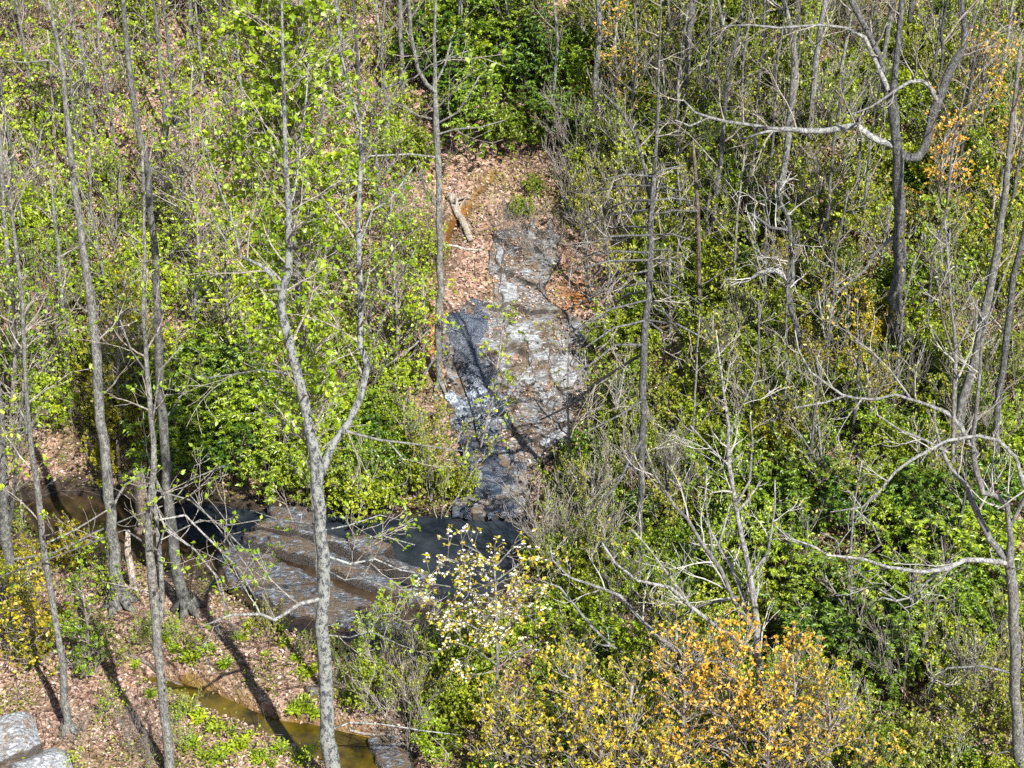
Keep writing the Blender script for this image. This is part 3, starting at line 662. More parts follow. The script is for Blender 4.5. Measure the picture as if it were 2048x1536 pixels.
simple = [
 ([(31,655,12),(27,640,12),(14,505,11),(6,400,9),(2,290,8),(-10,150,7)], 'grey trunk at the left edge above the leafy saplings', 'the left edge slope trunk'),
 ([(137,748,9),(128,676,10),(118,505,9),(108,430,7),(100,350,5)], 'thin grey stem between the left edge and the straight leaning tree', 'the thin left stem'),
 ([(148,232,8),(155,180,10),(164,120,12),(150,68,11),(137,0,11),(130,-20,10)], 'crooked grey trunk at the top left with a bend near the frame edge', 'the crooked top left trunk'),
 ([(205,352,7),(200,307,7),(181,212,8),(170,130,8),(160,60,7)], 'thin straight stem just right of the crooked top left trunk', 'the thin upper left stem'),
 ([(287,165,5),(289,100,5),(290,34,5),(292,-20,4)], 'very thin stem beside the curved grey tree at the top', None),
 ([(331,270,10),(328,205,10),(318,113,10),(308,0,10),(305,-20,9)], 'grey trunk right of the tall curved tree on the upper slope', 'the upper slope trunk'),
 ([(384,92,12),(382,60,12),(379,0,11),(378,-20,10)], 'short visible trunk at the top, left of the bright-leaved tree top', None),
 ([(590,300,13),(596,230,13),(598,150,14),(605,68,14),(601,0,14),(600,-20,13)], 'broad grey trunk behind the bright tree top', None),
 ([(657,180,9),(656,164,9),(654,80,9),(652,0,9),(651,-20,8)], 'grey trunk with bare broken twigs right of the bright tree top', None),
 ([(806,215,11),(803,100,11),(800,0,10),(799,-20,9)], 'pale straight trunk left of the bare-forked slim tree', 'the pale straight trunk'),
 ([(766,180,8),(760,80,7),(752,0,7),(750,-20,7)], 'thin grey trunk left of the pale straight trunk', None),
 ([(936,148,14),(933,125,13),(925,60,12),(920,0,11),(918,-20,10)], 'stout grey trunk at the top left edge of the dark evergreen thicket', 'the stout trunk by the evergreens'),
 ([(1181,290,10),(1186,240,10),(1190,180,12),(1195,120,13),(1198,60,14),(1195,0,13),(1194,-20,12)], 'pale grey trunk right of the dark evergreen thicket, behind copper leaves', 'the trunk right of the evergreens'),
 ([(1366,255,12),(1370,240,12),(1372,170,14),(1376,100,16),(1385,0,19),(1388,-20,18)], 'wide dark grey trunk on the upper right slope, leftmost of the stout ones there', 'the wide dark trunk'),
 ([(1420,175,10),(1430,120,10),(1447,51,9),(1436,0,7),(1434,-20,7)], 'dark crooked trunk next right of the wide dark one', None),
 ([(1427,500,11),(1433,393,11),(1447,256,10),(1457,137,9),(1478,62,7),(1490,0,5)], 'slim dark tree with a side crook standing left of the white horizontal limb', 'the slim dark tree'),
 ([(1548,505,15),(1553,444,15),(1570,325,16),(1580,239,17),(1587,171,18),(1590,120,17),(1584,68,13),(1567,0,11),(1562,-20,10)], 'stout dark trunk crossed by the pale horizontal limb, left one of the pair', 'the stout dark trunk'),
 ([(1604,340,13),(1610,320,13),(1618,273,13),(1628,171,14),(1638,85,14),(1652,0,14),(1655,-20,13)], 'stout dark trunk crossed by the pale horizontal limb, right one of the pair', None),
 ([(1666,250,8),(1669,239,8),(1683,137,8),(1703,34,8),(1710,-20,8)], 'slim dark trunk between the pair of stout trunks and the gnarled tree', None),
 ([(1760,200,11),(1768,107,12),(1784,13,13),(1788,-20,13)], 'grey trunk behind the forks of the gnarled tree', None),
 ([(1810,118,10),(1816,60,10),(1826,0,15),(1829,-20,14)], 'distant dark trunk at the top between the gnarled tree forks', None),
 ([(1932,320,10),(1934,308,10),(1937,230,8),(1939,160,6),(1945,60,5),(1950,-20,4)], 'slim trunk among copper leaves at the upper right', 'the slim trunk in copper leaves'),
 ([(1700,905,9),(1703,881,9),(1710,830,9),(1715,772,8),(1717,727,6),(1722,660,5)], 'thin grey tree behind the long pale limb at mid right', 'the thin tree behind the pale limb'),
 ([(1145,1005,6),(1144,983,6),(1137,881,6),(1135,778,5),(1139,676,4),(1141,600,3)], 'very thin pale stem along the right side of the slab', 'the thin pale stem'),
 ([(1182,930,4),(1178,860,4),(1172,780,4),(1170,700,3)], 'very thin grey stem in the bushes right of the slab', None),
 ([(1297,75,7),(1299,30,8),(1300,-20,8)], 'short dark trunk at the top right of the pale grey one', None),
 ([(1690,1010,6),(1688,960,6),(1692,930,5)], None, None),
]
for pts, lb, sh in simple:
    if lb: tree('slope_tree', lb, 'tree', [pts], thick=0.85, bark=random.choice(['bark_grey', 'bark_dark' if pts[0][0] > 1200 else 'bark_grey']), twigs=1.3, twl=1.3, short=sh,
         leaf=('leaf_lime' if pts[0][0] < 900 else 'leaf_olive'), size=0.09, tuft=4, leaf_frac=0.7, top=5, tstart=0.3)
tree('slope_tree', 'second stem of the stout pair, splitting upward beside the dark trunk', 'tree', [[(1588,190,14),(1590,80,14),(1597,0,13),(1600,-20,12)]], bark='bark_dark', twigs=0.3)

tree('bare_forked_tree', 'slim bare grey tree with a forked top and level side branches left of the slab', 'tree', [
 [(880,775,14),(879,765,13),(876,640,13),(879,540,13),(879,525,13),(878,410,12),(876,320,12),(872,240,12),(869,171,9),(868,85,7),(872,0,5),(873,-20,4)],
 [(872,185,9),(852,167,9),(835,137,8),(821,68,8),(817,0,7),(816,-20,6)], [(872,165,5),(890,130,5),(905,70,3)],
 [(876,240,5),(838,232,4),(807,212,4),(770,201,3)], [(879,245,4),(915,225,4),(935,195,3),(960,150,2.5)], [(878,268,4),(912,258,4),(960,255,3),(1010,240,2)],
 [(876,315,4),(820,308,4),(740,312,4),(700,330,3)], [(877,420,4),(850,380,4),(835,320,3)], [(876,640,4),(830,690,4),(760,740,3)], [(880,700,4),(840,760,5),(800,860,5)]],
 bark='bark_grey', twigs=0.45, twl=1.4, leaf='leaf_lime', size=0.09, tuft=4, leaf_frac=0.3, short='the bare forked tree', top=1)

dead = [[(1279,1128,14),(1278,1120,13),(1279,1030,13),(1283,900,13),(1288,830,13),(1284,770,15),(1288,700,15),(1293,625,14),(1300,556,13),(1299,525,14),(1301,450,12),(1305,400,10),(1310,325,8),(1316,200,6),(1320,80,4),(1322,-10,3)],
 [(1300,410,8),(1290,340,8),(1269,265,7),(1235,215,5),(1200,181,4),(1190,120,3)]]
for (y, L, dy) in [(352,-100,8),(372,-120,14),(400,-95,22),(420,-130,30),(455,-110,10),(470,-150,24),(505,-140,8),(520,-165,22),(540,-120,50),(565,-170,60),(580,-90,50),(600,-150,70),(640,-130,60),
                   (350,70,-20),(378,60,5),(402,85,0),(430,95,-8),(470,80,10),(500,70,15),(520,95,30),(560,110,50),(610,70,60),(640,120,40)]:
    x = 1302 if y < 560 else 1294
    dead.append([(x, y, 4.5), (x+L*0.5, y+dy*0.35-6, 4), (x+L, y+dy, 2.6)])
dead += [[(1290,705,7),(1240,735,6),(1200,760,6),(1140,810,5),(1080,840,3)], [(1290,690,6),(1230,690,5),(1180,730,4),(1130,750,3)], [(1284,880,8),(1262,915,7),(1240,960,6),(1200,1010,5),(1190,1040,4)], [(1292,640,5),(1320,660,5),(1330,690,4),(1325,720,3)], [(1287,800,4),(1240,830,4),(1180,860,3)]]
tree('dead_conifer', 'dead conifer with a dark trunk and many bare level branches right of the slab', 'tree', dead, bark='bark_dark', twigs=0.9, twl=0.7, spread=0.8, up=0.0, short='the dead conifer', top=0, tstart=0.5, depth=1.4, twmat='twig_grey', lvl=2, kids=4, rmin=0.005)
tree('dead_snag', 'branchless reddish dead stem standing right of the dead conifer', 'tree', [[(1405,668,9),(1403,660,9),(1400,600,9),(1398,525,9),(1396,420,8),(1390,330,7),(1386,280,4)]], bark='bark_brown', twigs=0.1, top=0, short='the reddish dead stem')
tree('gnarled_tree', 'big gnarled tree with split trunk, bowed right limb and long level white limb', 'tree', [
 [(1785,720,30),(1790,620,27),(1800,520,25),(1800,440,24),(1795,370,24),(1797,320,22),(1790,260,20),(1787,230,24),(1785,195,17),(1791,140,13),(1797,80,12),(1804,0,11),(1808,-30,10)],
 [(1782,205,15),(1768,170,13),(1762,120,12),(1745,80,12),(1723,40,12),(1703,0,13),(1690,-30,12)],
 ['bark_pale', (1776,180,11),(1745,110,10),(1730,75,8),(1690,55,6),(1640,50,6),(1560,56,5),(1500,50,4),(1440,52,3)],
 ['bark_pale', (1792,292,15),(1760,283,14),(1740,272,13),(1713,250,13),(1690,255,13),(1650,262,12),(1610,262,12),(1570,258,10),(1530,264,6),(1480,280,4)],
 ['bark_pale', (1600,262,7),(1540,256,7),(1500,250,7),(1450,243,7),(1420,235,6),(1390,225,5),(1365,198,3)], ['bark_pale', (1420,235,4),(1380,252,4),(1350,240,3)],
 [(1797,302,17),(1812,315,18),(1835,315,19),(1850,295,18),(1858,260,19),(1868,220,19),(1885,180,18),(1900,140,17),(1915,115,16),(1928,95,14),(1930,50,13),(1922,10,14),(1925,-30,12)],
 ['bark_pale', (1873,200,10),(1860,175,9),(1845,162,9),(1820,163,8),(1800,175,7),(1775,192,5),(1740,215,4),(1700,230,3)],
 [(1880,150,6),(1886,110,7),(1883,60,6),(1895,0,5),(1900,-20,5)], [(1905,120,4),(1880,80,4),(1868,55,3)], [(1925,90,5),(1945,50,4),(1960,10,3)],
 ['bark_pale', (1812,445,9),(1790,470,8),(1751,505,7),(1731,539,6),(1676,584,5),(1639,604,4),(1621,635,3)], [(1640,604,3),(1600,612,3),(1575,606,2)],
 [(1718,255,5),(1706,230,4),(1700,205,3)], [(1715,262,4),(1712,285,3)]],
 bark='bark_dark', twigs=0.9, twl=1.4, kids=6, short='the gnarled tree', top=5, twmat='twig_grey', rmin=0.0045, tstart=0.6)
tree('arched_tree', 'crooked dark tree with an arched dead side limb left of the gnarled tree', 'tree', [
 [(1606,738,11),(1604,727,11),(1601,676,12),(1584,625,12),(1574,573,12),(1587,556,9),(1584,505,8),(1578,440,8),(1560,400,5),(1555,360,4)],
 ['bark_pale', (1573,560,11),(1560,545,11),(1546,540,10),(1519,546,8),(1495,563,5),(1461,566,4)], [(1578,460,6),(1540,455,6),(1515,435,4),(1500,440,3)], [(1540,455,4),(1530,400,3),(1490,410,3)]],
 bark='bark_dark', twigs=1.6, twl=0.9, spread=1.0, up=-0.1, twmat='twig_pale', short='the arched dark tree', top=0)
tree('arched_tree', 'small dark crooked tree just left of the gnarled trunk', 'tree', [
 [(1668,505,9),(1673,480,10),(1690,444,11),(1707,400,10),(1717,342,8),(1720,284,6),(1724,230,5)], [(1703,402,7),(1690,380,6),(1672,375,4)], [(1705,402,4),(1740,405,3),(1760,398,2.5)]],
 bark='bark_dark', twigs=0.8, twl=1.0, twmat='twig_pale', short='the small crooked dark tree', top=0)
# the big forked tree on the right edge
tree('spreading_tree', 'big spreading bare tree at the right edge with white arching limbs', 'tree', [
 [(2042,1570,30),(2040,1536,28),(2035,1455,25),(2030,1350,25),(2026,1250,25),(2024,1165,24),(2018,1124,24),(2022,1080,15),(2014,1010,13),(1990,990,14),(1965,985,13),(1950,930,14),(1945,880,12),(1952,830,9),(1960,744,8),(1963,676,6),(1990,600,5),(2020,520,3)],
 [(2012,1118,19),(1980,1079,16),(1960,1038,16),(1943,1000,16),(1936,975,15),(1915,953,12),(1895,925,9),(1881,891,8),(1870,850,5),(1868,800,4)],
 ['bark_pale', (1942,890,12),(1920,850,11),(1895,826,10),(1854,809,8),(1792,789,7),(1751,799,7),(1710,796,5),(1683,789,6),(1621,744,5),(1597,700,4),(1590,660,3)],
 ['bark_pale', (1690,792,5),(1650,805,5),(1587,816,4)], [(1820,795,6),(1780,740,5),(1740,700,4),(1710,680,3)],
 ['bark_pale', (1948,880,8),(1956,871,8),(1895,881,8),(1826,918,8),(1792,942,7),(1751,993,6),(1724,1014,4),(1660,1024,3)],
 [(1896,905,7),(1850,880,6),(1800,860,5),(1755,830,5),(1750,810,3)], ['bark_pale', (1956,871,8),(1998,881,9),(2032,915,10),(2046,966,10),(2070,1020,9)],
 [(1905,925,8),(1908,812,12),(1912,710,10),(1902,607,7),(1895,505,5),(1890,440,4)], [(1910,720,5),(1885,640,5),(1875,560,4)], [(1912,700,5),(1945,640,4)],
 [(2016,1060,10),(2048,1000,10),(2080,960,9)],
 ['bark_pale', (2018,1126,16),(2000,1124,15),(1965,1120,13),(1929,1120,13),(1895,1137,12),(1843,1144,10),(1775,1134,8),(1724,1117,7),(1655,1110,6),(1628,1093,5),(1580,1076,3)],
 ['bark_pale', (1880,1140,8),(1867,1150,7),(1843,1175,6),(1820,1195,5),(1792,1202,5),(1765,1195,4),(1744,1209,3)], [(1796,1204,4),(1816,1223,4),(1826,1267,3)], [(1792,1200,4),(1740,1165,3),(1700,1130,3)],
 [(1725,1116,4),(1762,1088,4),(1745,1050,4),(1725,1030,3)], [(1680,1112,4),(1675,1080,4),(1640,1065,3)],
 ['bark_pale', (2020,1345,7),(1963,1332,6),(1895,1336,5),(1860,1370,4),(1854,1397,3)], [(2026,1500,5),(1990,1508,4),(1960,1540,3)]],
 thick=0.85, bark='bark_grey', twigs=0.6, twl=1.0, twmat='twig_pale', short='the spreading right edge tree', top=0, tstart=0.4)
tree('tall_tree', 'thick grey tree standing behind the spreading tree at the right', 'tree', [
 [(1912,930,20),(1918,860,20),(1925,800,19),(1955,700,19),(1970,620,19),(1988,540,18),(2000,450,15),(2015,330,12),(2030,200,9),(2040,100,7)]], bark='bark_grey', twigs=0.5, twl=1.4, short='the thick tree behind')
tree('tall_tree', 'dark trunk hard against the right edge behind the spreading tree', 'tree', [
 [(1990,960,14),(1995,820,14),(2010,700,14),(2022,600,13),(2040,500,12),(2060,400,10)]], bark='bark_dark', twigs=0.4, twl=1.4)
tree('pale_forked_tree', 'pale many-forked bare tree above the orange leaves at lower right centre', 'tree', [
 [(1522,1510,15),(1520,1450,14),(1519,1353,14),(1512,1284,14),(1515,1250,13),(1505,1182,13),(1498,1141,12),(1481,1062,9),(1471,1011,9),(1464,966,9),(1458,929,9),(1457,847,7),(1450,806,5),(1440,727,4),(1432,660,3)],
 [(1512,1264,11),(1468,1202,10),(1440,1137,9),(1399,1079,8),(1375,1038,7),(1348,1011,6),(1310,950,4),(1290,890,3)],
 [(1515,1260,9),(1481,1182,9),(1464,1137,8),(1437,1090,7),(1420,1060,4),(1405,1030,3)], [(1437,1090,5),(1448,1055,4),(1455,1030,3)],
 [(1505,1145,7),(1536,1107,6),(1543,1062,5),(1550,1011,4),(1550,960,3)], [(1475,1194,6),(1437,1202,6),(1399,1213,5),(1348,1240,4)],
 [(1462,935,5),(1425,900,4),(1380,850,3)], [(1470,1015,5),(1500,960,5),(1505,880,4),(1500,830,3)], [(1458,870,4),(1480,820,3),(1510,760,2.5)],
 [(1516,1315,11),(1492,1291,10),(1433,1254,9),(1382,1213,8),(1341,1175,7),(1275,1161,6),(1231,1127,5),(1204,1086,4)],
 [(1460,1320,10),(1371,1319,10),(1323,1278,9),(1282,1240,8),(1241,1192,7),(1207,1178,6),(1139,1155,5),(1105,1120,4),(1100,1090,3)],
 [(1382,1213,6),(1345,1160,5),(1300,1100,4),(1265,1060,4)], [(1425,1100,4),(1410,1000,4),(1415,930,3)]],
 bark='bark_pale', twigs=0.9, twl=1.1, leaf='leaf_olive', size=0.07, tuft=3, leaf_frac=0.35, twmat='twig_pale', short='the pale forked tree', top=0, tstart=0.25)
tree('pale_sapling', 'slender pale leaning sapling rising from the lower centre bushes', 'tree', [
 [(1310,1362,8),(1303,1350,8),(1260,1315,7),(1222,1291,7),(1180,1250,6),(1150,1212,5),(1120,1175,4),(1074,1158,3)], [(1225,1292,5),(1197,1290,4),(1185,1286,3)]], bark='bark_pale', twigs=0.8, twl=0.8, twmat='twig_pale', top=0, depth=0.3)
dog = [[(992,1475,8),(995,1387,7),(995,1319,6),(993,1220,6),(990,1158,5),(988,1120,4)]]
for (y, dx, dyy) in [(1330,-70,-60),(1320,60,-30),(1280,-90,-60),(1270,70,-60),(1240,-120,-50),(1225,80,-70),(1200,-140,-50),(1190,70,-50),(1165,-100,-70),(1160,70,-60),(1140,-60,-70),(1130,45,-60)]:
    dog.append([(994, y, 3.5), (994+dx*0.6, y+dyy*0.5, 3), (994+dx*1.15, y+dyy*0.75, 2.4)])
dt = tree('dogwood', 'small tree with scattered white blossoms and copper leaves below the cascade', 'tree', dog, bark='bark_grey', twigs=2.6, twl=0.75, spread=1.1, up=-0.05, leaf='leaf_gold', size=0.08, tuft=4, asp=0.35, leaf_frac=1.0, short='the white blossoming tree', top=0, tstart=0.45, depth=1.4)
# blossoms: four flat petals each
fr = np.array(dt.location); Pp, Dd = [], []
tl_ = TIPS[dt.name]; tl_ = [q for q in tl_ if q[0].x < dt.location.x+0.5 or R() < 0.45]; random.shuffle(tl_)
for q in tl_[:330]:
    for m_ in range(random.choice((1, 2, 3))):
        c_ = np.array(q[0])-fr+np.array([U(-.06, .06), U(-.06, .06), U(-.02, .05)]); r0 = R()*6.28
        for j in range(4):
            an = r0+j*1.571; Pp.append(c_); Dd.append((math.cos(an), math.sin(an)-0.25, U(-0.1, 0.45)))
leaves(Pp, Dd, rng.uniform(0.024, 0.042, len(Pp)), rng.uniform(0.012, 0.018, len(Pp)), 'blossom', M['petal'], dt, 0.05, 0.1, 1.5)

tree('dead_snag', 'hollow broken grey trunk with an arched top standing in the creek edge', 'stump', [[(290,1075,26),(288,1040,28),(282,1000,28),(278,960,25),(272,946,16)], [(278,955,9),(262,944,9),(250,955,7)]], bark='bark_brown', twigs=0, top=0, short='the hollow stump')
tree('dead_snag', 'pinkish barkless dead stub between the leaning tree and the slim two-stemmed tree', 'stump', [[(268,1180,13),(262,1140,14),(255,1100,13),(256,1062,9)]], bark='dead_wood', twigs=0, top=0)
tree('dead_snag', 'broken thin stub standing above the creek right of the leaning tree', 'stump', [[(240,965,8),(240,940,8),(236,905,7),(234,880,4)]], bark='twig_brown', twigs=0, top=0)
tree('dead_snag', 'bleached pink stick standing at the far left of the creek bank', 'stump', [[(46,1085,6),(43,1050,6),(42,1000,4)]], bark='dead_wood', twigs=0, top=0)
tree('dead_snag', 'short bare stick standing in the brown creek at the left', 'stump', [[(125,1090,6),(121,1060,6),(118,1040,4)]], bark='dead_wood', twigs=0, top=0)

for q_, (x_, y_, h_) in enumerate([(1230,420,190),(1340,300,170),(1500,420,200),(1640,470,160),(1530,640,200),(1660,760,180),(1760,560,150),(1880,680,220),(1960,760,200),(1420,820,190),(1560,900,160),(1650,1000,170),
   (1400,560,170),(1340,700,180),(1750,900,170),(1830,1010,150),(1180,600,140),(1230,900,190),(1180,1060,150),(1330,1080,200),(1700,1300,190),(1820,1330,200),(1900,1260,190),(1620,1180,150),(1240,1240,150),(1950,1440,170),
   (700,240,150),(640,330,140),(60,420,160),(230,500,170),(380,700,150),(760,420,130),(480,330,150),(560,960,130),(820,960,150),(740,700,150)]):
    dx_ = U(-25, 25)
    THIN.append(tree('thin_tree', ('spindly bare grey tree' if x_ > 1100 else 'spindly sparse-leaved tree')+' with fine upward twigs', 'small tree', [[(x_, y_, 6), (x_+dx_*0.3, y_-h_*0.35, 5), (x_+dx_*0.7, y_-h_*0.7, 4), (x_+dx_, y_-h_, 3)],
       [(x_+dx_*0.3, y_-h_*0.35, 4), (x_+dx_+U(-60,60), y_-h_*0.8, 3)], [(x_+dx_*0.5, y_-h_*0.5, 4), (x_+dx_+U(-50,50), y_-h_*1.0, 2.5)]],
       bark='bark_grey', twmat='twig_grey', twigs=2.4, twl=0.9, kids=5, up=0.45, spread=0.75, leaf='leaf_olive' if x_ > 1100 else 'leaf_lime', size=0.08, tuft=3, leaf_frac=0.35, top=0, tstart=0.15, rmin=0.005))

# many slim straight trunks standing further up the slope
for q_, (x_, y_, h_, w_) in enumerate([(30,330,330,7),(75,260,280,7),(178,430,460,6),(228,300,330,7),(355,250,270,8),(420,300,330,6),(455,210,230,7),(500,380,420,6),(625,150,180,8),(690,240,270,6),(725,330,350,7),(775,330,340,6),(60,560,300,6),(215,640,340,6),(385,560,360,6),
   (1015,150,170,7),(1062,140,160,7),(1110,260,280,7),(1225,230,260,8),(1262,330,360,6),(1330,170,200,8),(1345,420,400,6),(1405,300,320,7),(1468,390,400,6),(1510,270,290,7),(1530,430,440,6),(1640,560,420,7),(1735,150,170,8),(1650,740,360,6),(1715,520,380,6),
   (1855,230,250,7),(1870,560,420,6),(1905,420,440,7),(1985,260,290,8),(2005,520,400,7),(1460,640,330,6),(1500,900,300,6),(1380,960,330,5),(1610,1020,300,6),(1780,840,330,6),(1840,720,300,7),(1690,1180,260,5),(1210,740,300,5),(1350,620,280,5),(1900,1180,280,5),(1560,760,300,6)]):
    k_ = (x_-1024)/5900.0*h_*1.0; jj = U(-12, 12)
    THIN.append(tree('slim_trunk_tree', 'slim upright '+('grey' if q_ % 2 else 'dark')+' trunk', 'tree', [[(x_, y_, w_*1.1), (x_+k_*0.3+jj*0.4, y_-h_*0.3, w_), (x_+k_*0.65-jj*0.3, y_-h_*0.65, w_*0.85), (x_+k_+jj, y_-h_, w_*0.6)]],
       bark='bark_grey' if q_ % 2 else 'bark_dark', twmat='twig_grey', twigs=1.3, twl=1.1, kids=5, up=0.35, leaf='leaf_olive' if x_ > 1100 else 'leaf_lime', size=0.085, tuft=4, leaf_frac=0.5, top=3, tstart=0.3, rmin=0.005))

TWIG_GAIN = 1.0
# leafy young trees in front of the slope, left half
yl = [
 ([(20,900,10),(25,800,9),(30,700,8),(28,600,6),(30,560,4)], -11, 1.15, 'bright-leaved young tree at the left edge above the creek', 'leaf_lime', 3.2),
 ([(400,560,7),(395,450,6),(385,330,5),(380,220,4),(385,130,3)], -6, 1.1, 'bright yellow-green sapling left of the bright tree top', 'leaf_lime', 3.0),
 ([(330,470,6),(325,330,5),(345,200,4),(350,120,3)], -4, 1.0, 'lime sapling just right of the tall curved tree on the upper slope', 'leaf_lime', 2.4),
 ([(90,800,6),(85,700,5),(95,610,4)], -8, 0.9, 'bright sapling beside the thin left stem, above the brown creek', 'leaf_lime', 2.8),
 ([(110,330,6),(105,200,5),(100,110,4),(95,60,3)], -3, 0.9, 'loose bright sapling at the top left corner', 'leaf_lime', 1.9),
 ([(240,880,6),(235,760,6),(240,650,5),(250,560,4)], -7, 0.9, 'mustard green sapling between the leaning and tall curved trees', 'leaf_mustard', 3.2),
 ([(450,760,6),(455,640,6),(450,520,5),(455,430,3)], -8, 1.1, 'bushy lime sapling left of the forked mottled tree', 'leaf_lime', 3.2),
 ([(790,760,6),(795,650,6),(790,540,5),(780,450,4),(785,380,3)], -7, 1.0, 'lime sapling between the right fork and the bare forked tree', 'leaf_lime', 2.4),
 ([(640,640,6),(650,520,6),(655,420,5),(650,340,3)], -9, 1.0, 'lime sapling seen between the two forks of the mottled tree', 'leaf_lime', 2.4),
 ([(180,1350,5),(175,1250,5),(165,1180,4)], -12.6, 0.8, 'yellow-green sapling over the leaf litter left of the tree shadow', 'leaf_lime', 3.0),
 ([(75,1330,5),(70,1230,5),(60,1160,4)], -12.2, 0.9, 'bushy mustard green sapling at the lower left edge', 'leaf_mustard', 4.0),
 ([(700,560,6),(690,420,6),(700,300,5),(740,200,4)], -3, 1.0, 'fresh green sapling right of the bright tree top', 'leaf_lime', 1.8),
 ([(520,820,6),(500,700,5),(480,620,4)], -8.5, 1.1, 'lime sapling below the arched side limb of the mottled tree', 'leaf_lime', 2.6),
 ([(845,760,5),(850,640,5),(845,560,4)], -6.5, 0.8, 'small lime sapling touching the bare forked tree', 'leaf_lime', 2.4),
 ([(960,900,4),(985,800,4),(1000,700,4),(1010,620,3)], -9, 0.9, 'airy bright-leaved sapling in front of the slab', 'leaf_lime', 1.1),
 ([(290,820,5),(280,700,5),(285,620,4)], -6.5, 0.9, 'yellow sapling behind the tall curved tree', 'leaf_mustard', 3.2),
]
for pts, Yb, tl, lb, lf, dn in yl:
    tree('sapling', lb, 'sapling', [pts], Y=(ghit(*pts[0][:2])[1]+Yb*0.0 if True else Yb), bark='twig_grey', twigs=dn*3.2, twl=tl, lvl=2, kids=5, leaf=lf, tuft=5, size=0.09, asp=0.38, leaf_frac=0.9, top=0, tstart=0.05, group='leafy saplings of the left slope', along=1, up=0.3)
# copper and gold young oaks along the bottom and the right
yc = [
 ([(1150,1600,9),(1146,1490,8),(1151,1421,6),(1149,1346,4)], 1.1,'gold-leaved young tree with a thin dark stem at the bottom centre', 'leaf_gold', 3.2),
 ([(1085,1590,11),(1091,1536,10),(1067,1507,8),(1033,1455,5),(1010,1400,3)], 1.0,'gold-green young tree with pale crooked stem at the bottom centre', 'leaf_gold', 3.2),
 ([(1010,1590,8),(1015,1520,6),(1005,1450,4)], 1.0,'gold-leaved sapling at the bottom, left end of the golden group', 'leaf_gold', 3.0),
 ([(1200,1640,8),(1205,1560,6),(1200,1480,4)], 1.0,'low gold sapling at the bottom edge between two taller gold trees', 'leaf_gold', 3.0),
 ([(1330,1640,8),(1320,1560,6),(1315,1480,4)], 1.0,'low gold sapling at the bottom edge left of the copper trees', 'leaf_gold', 3.0),
 ([(1530,1640,8),(1535,1540,6),(1540,1440,4)], 1.0,'gold-leaved young tree mixed in among the copper ones', 'leaf_gold', 3.0),
 ([(1260,1600,8),(1262,1500,6),(1258,1420,5),(1265,1370,3)], 1.1,'orange-tinted young tree left of the brightest copper one at the bottom', 'leaf_gold', 3.0),
 ([(1370,1600,9),(1365,1480,7),(1370,1400,6),(1365,1330,4),(1372,1310,3)], 1.05,'copper young tree at the bottom, left of the pale forked trunk', 'leaf_copper', 3.4),
 ([(1460,1600,9),(1465,1480,7),(1460,1380,6),(1478,1310,4),(1482,1290,3)], 1.0,'brightest copper young tree in front of the pale forked trunk', 'leaf_copper', 3.6),
 ([(1580,1600,9),(1585,1480,7),(1590,1380,5),(1585,1310,3)], 1.1,'copper young tree at the bottom, right of the pale forked trunk', 'leaf_copper', 3.2),
 ([(1660,1600,8),(1655,1520,6),(1660,1440,5),(1650,1340,3)], 1.0,'sparse gold-copper sapling at the bottom, right end of the orange group', 'leaf_gold', 2.4),
 ([(1745,1600,7),(1740,1530,6),(1750,1470,4)], 0.9,'low copper sapling at the bottom right', 'leaf_copper', 2.4),
 ([(1870,480,6),(1880,400,6),(1885,300,5),(1900,240,4)], 1.0,'copper sapling right of the bowed limb of the gnarled tree', 'leaf_copper', 2.6),
 ([(1960,330,6),(1965,240,6),(1968,140,5),(1975,80,3)], 1.0,'tall copper sapling at the upper right', 'leaf_copper', 2.6),
 ([(2030,420,6),(2035,320,6),(2030,230,4)], 1.0,'copper sapling at the right edge near the top', 'leaf_copper', 2.6),
 ([(1980,520,5),(1985,440,5),(1990,390,4)], 1.0,'olive and copper sapling in front of the thick grey tree', 'leaf_gold', 2.8),
 ([(1240,260,6),(1235,160,5),(1230,80,4),(1235,30,3)], 1.0,'rusty young tree right of the evergreen thicket at the top', 'leaf_copper', 1.8),
 ([(1700,700,5),(1695,640,5),(1700,590,3)], 0.9,'thin-leaved bronze sapling left of the gnarled trunk foot', 'leaf_gold', 2.4),
]
for pts, tl, lb, lf, dn in yc:
    tree('young_oak', lb, 'young tree', [pts], bark='twig_grey', twigs=dn*4.6, twl=tl*1.1, lvl=2, kids=5, leaf=lf, tuft=6, size=0.078, asp=0.32, leaf_frac=0.85, top=0, tstart=0.05, group='young trees in copper leaf', up=0.35, spread=0.8)

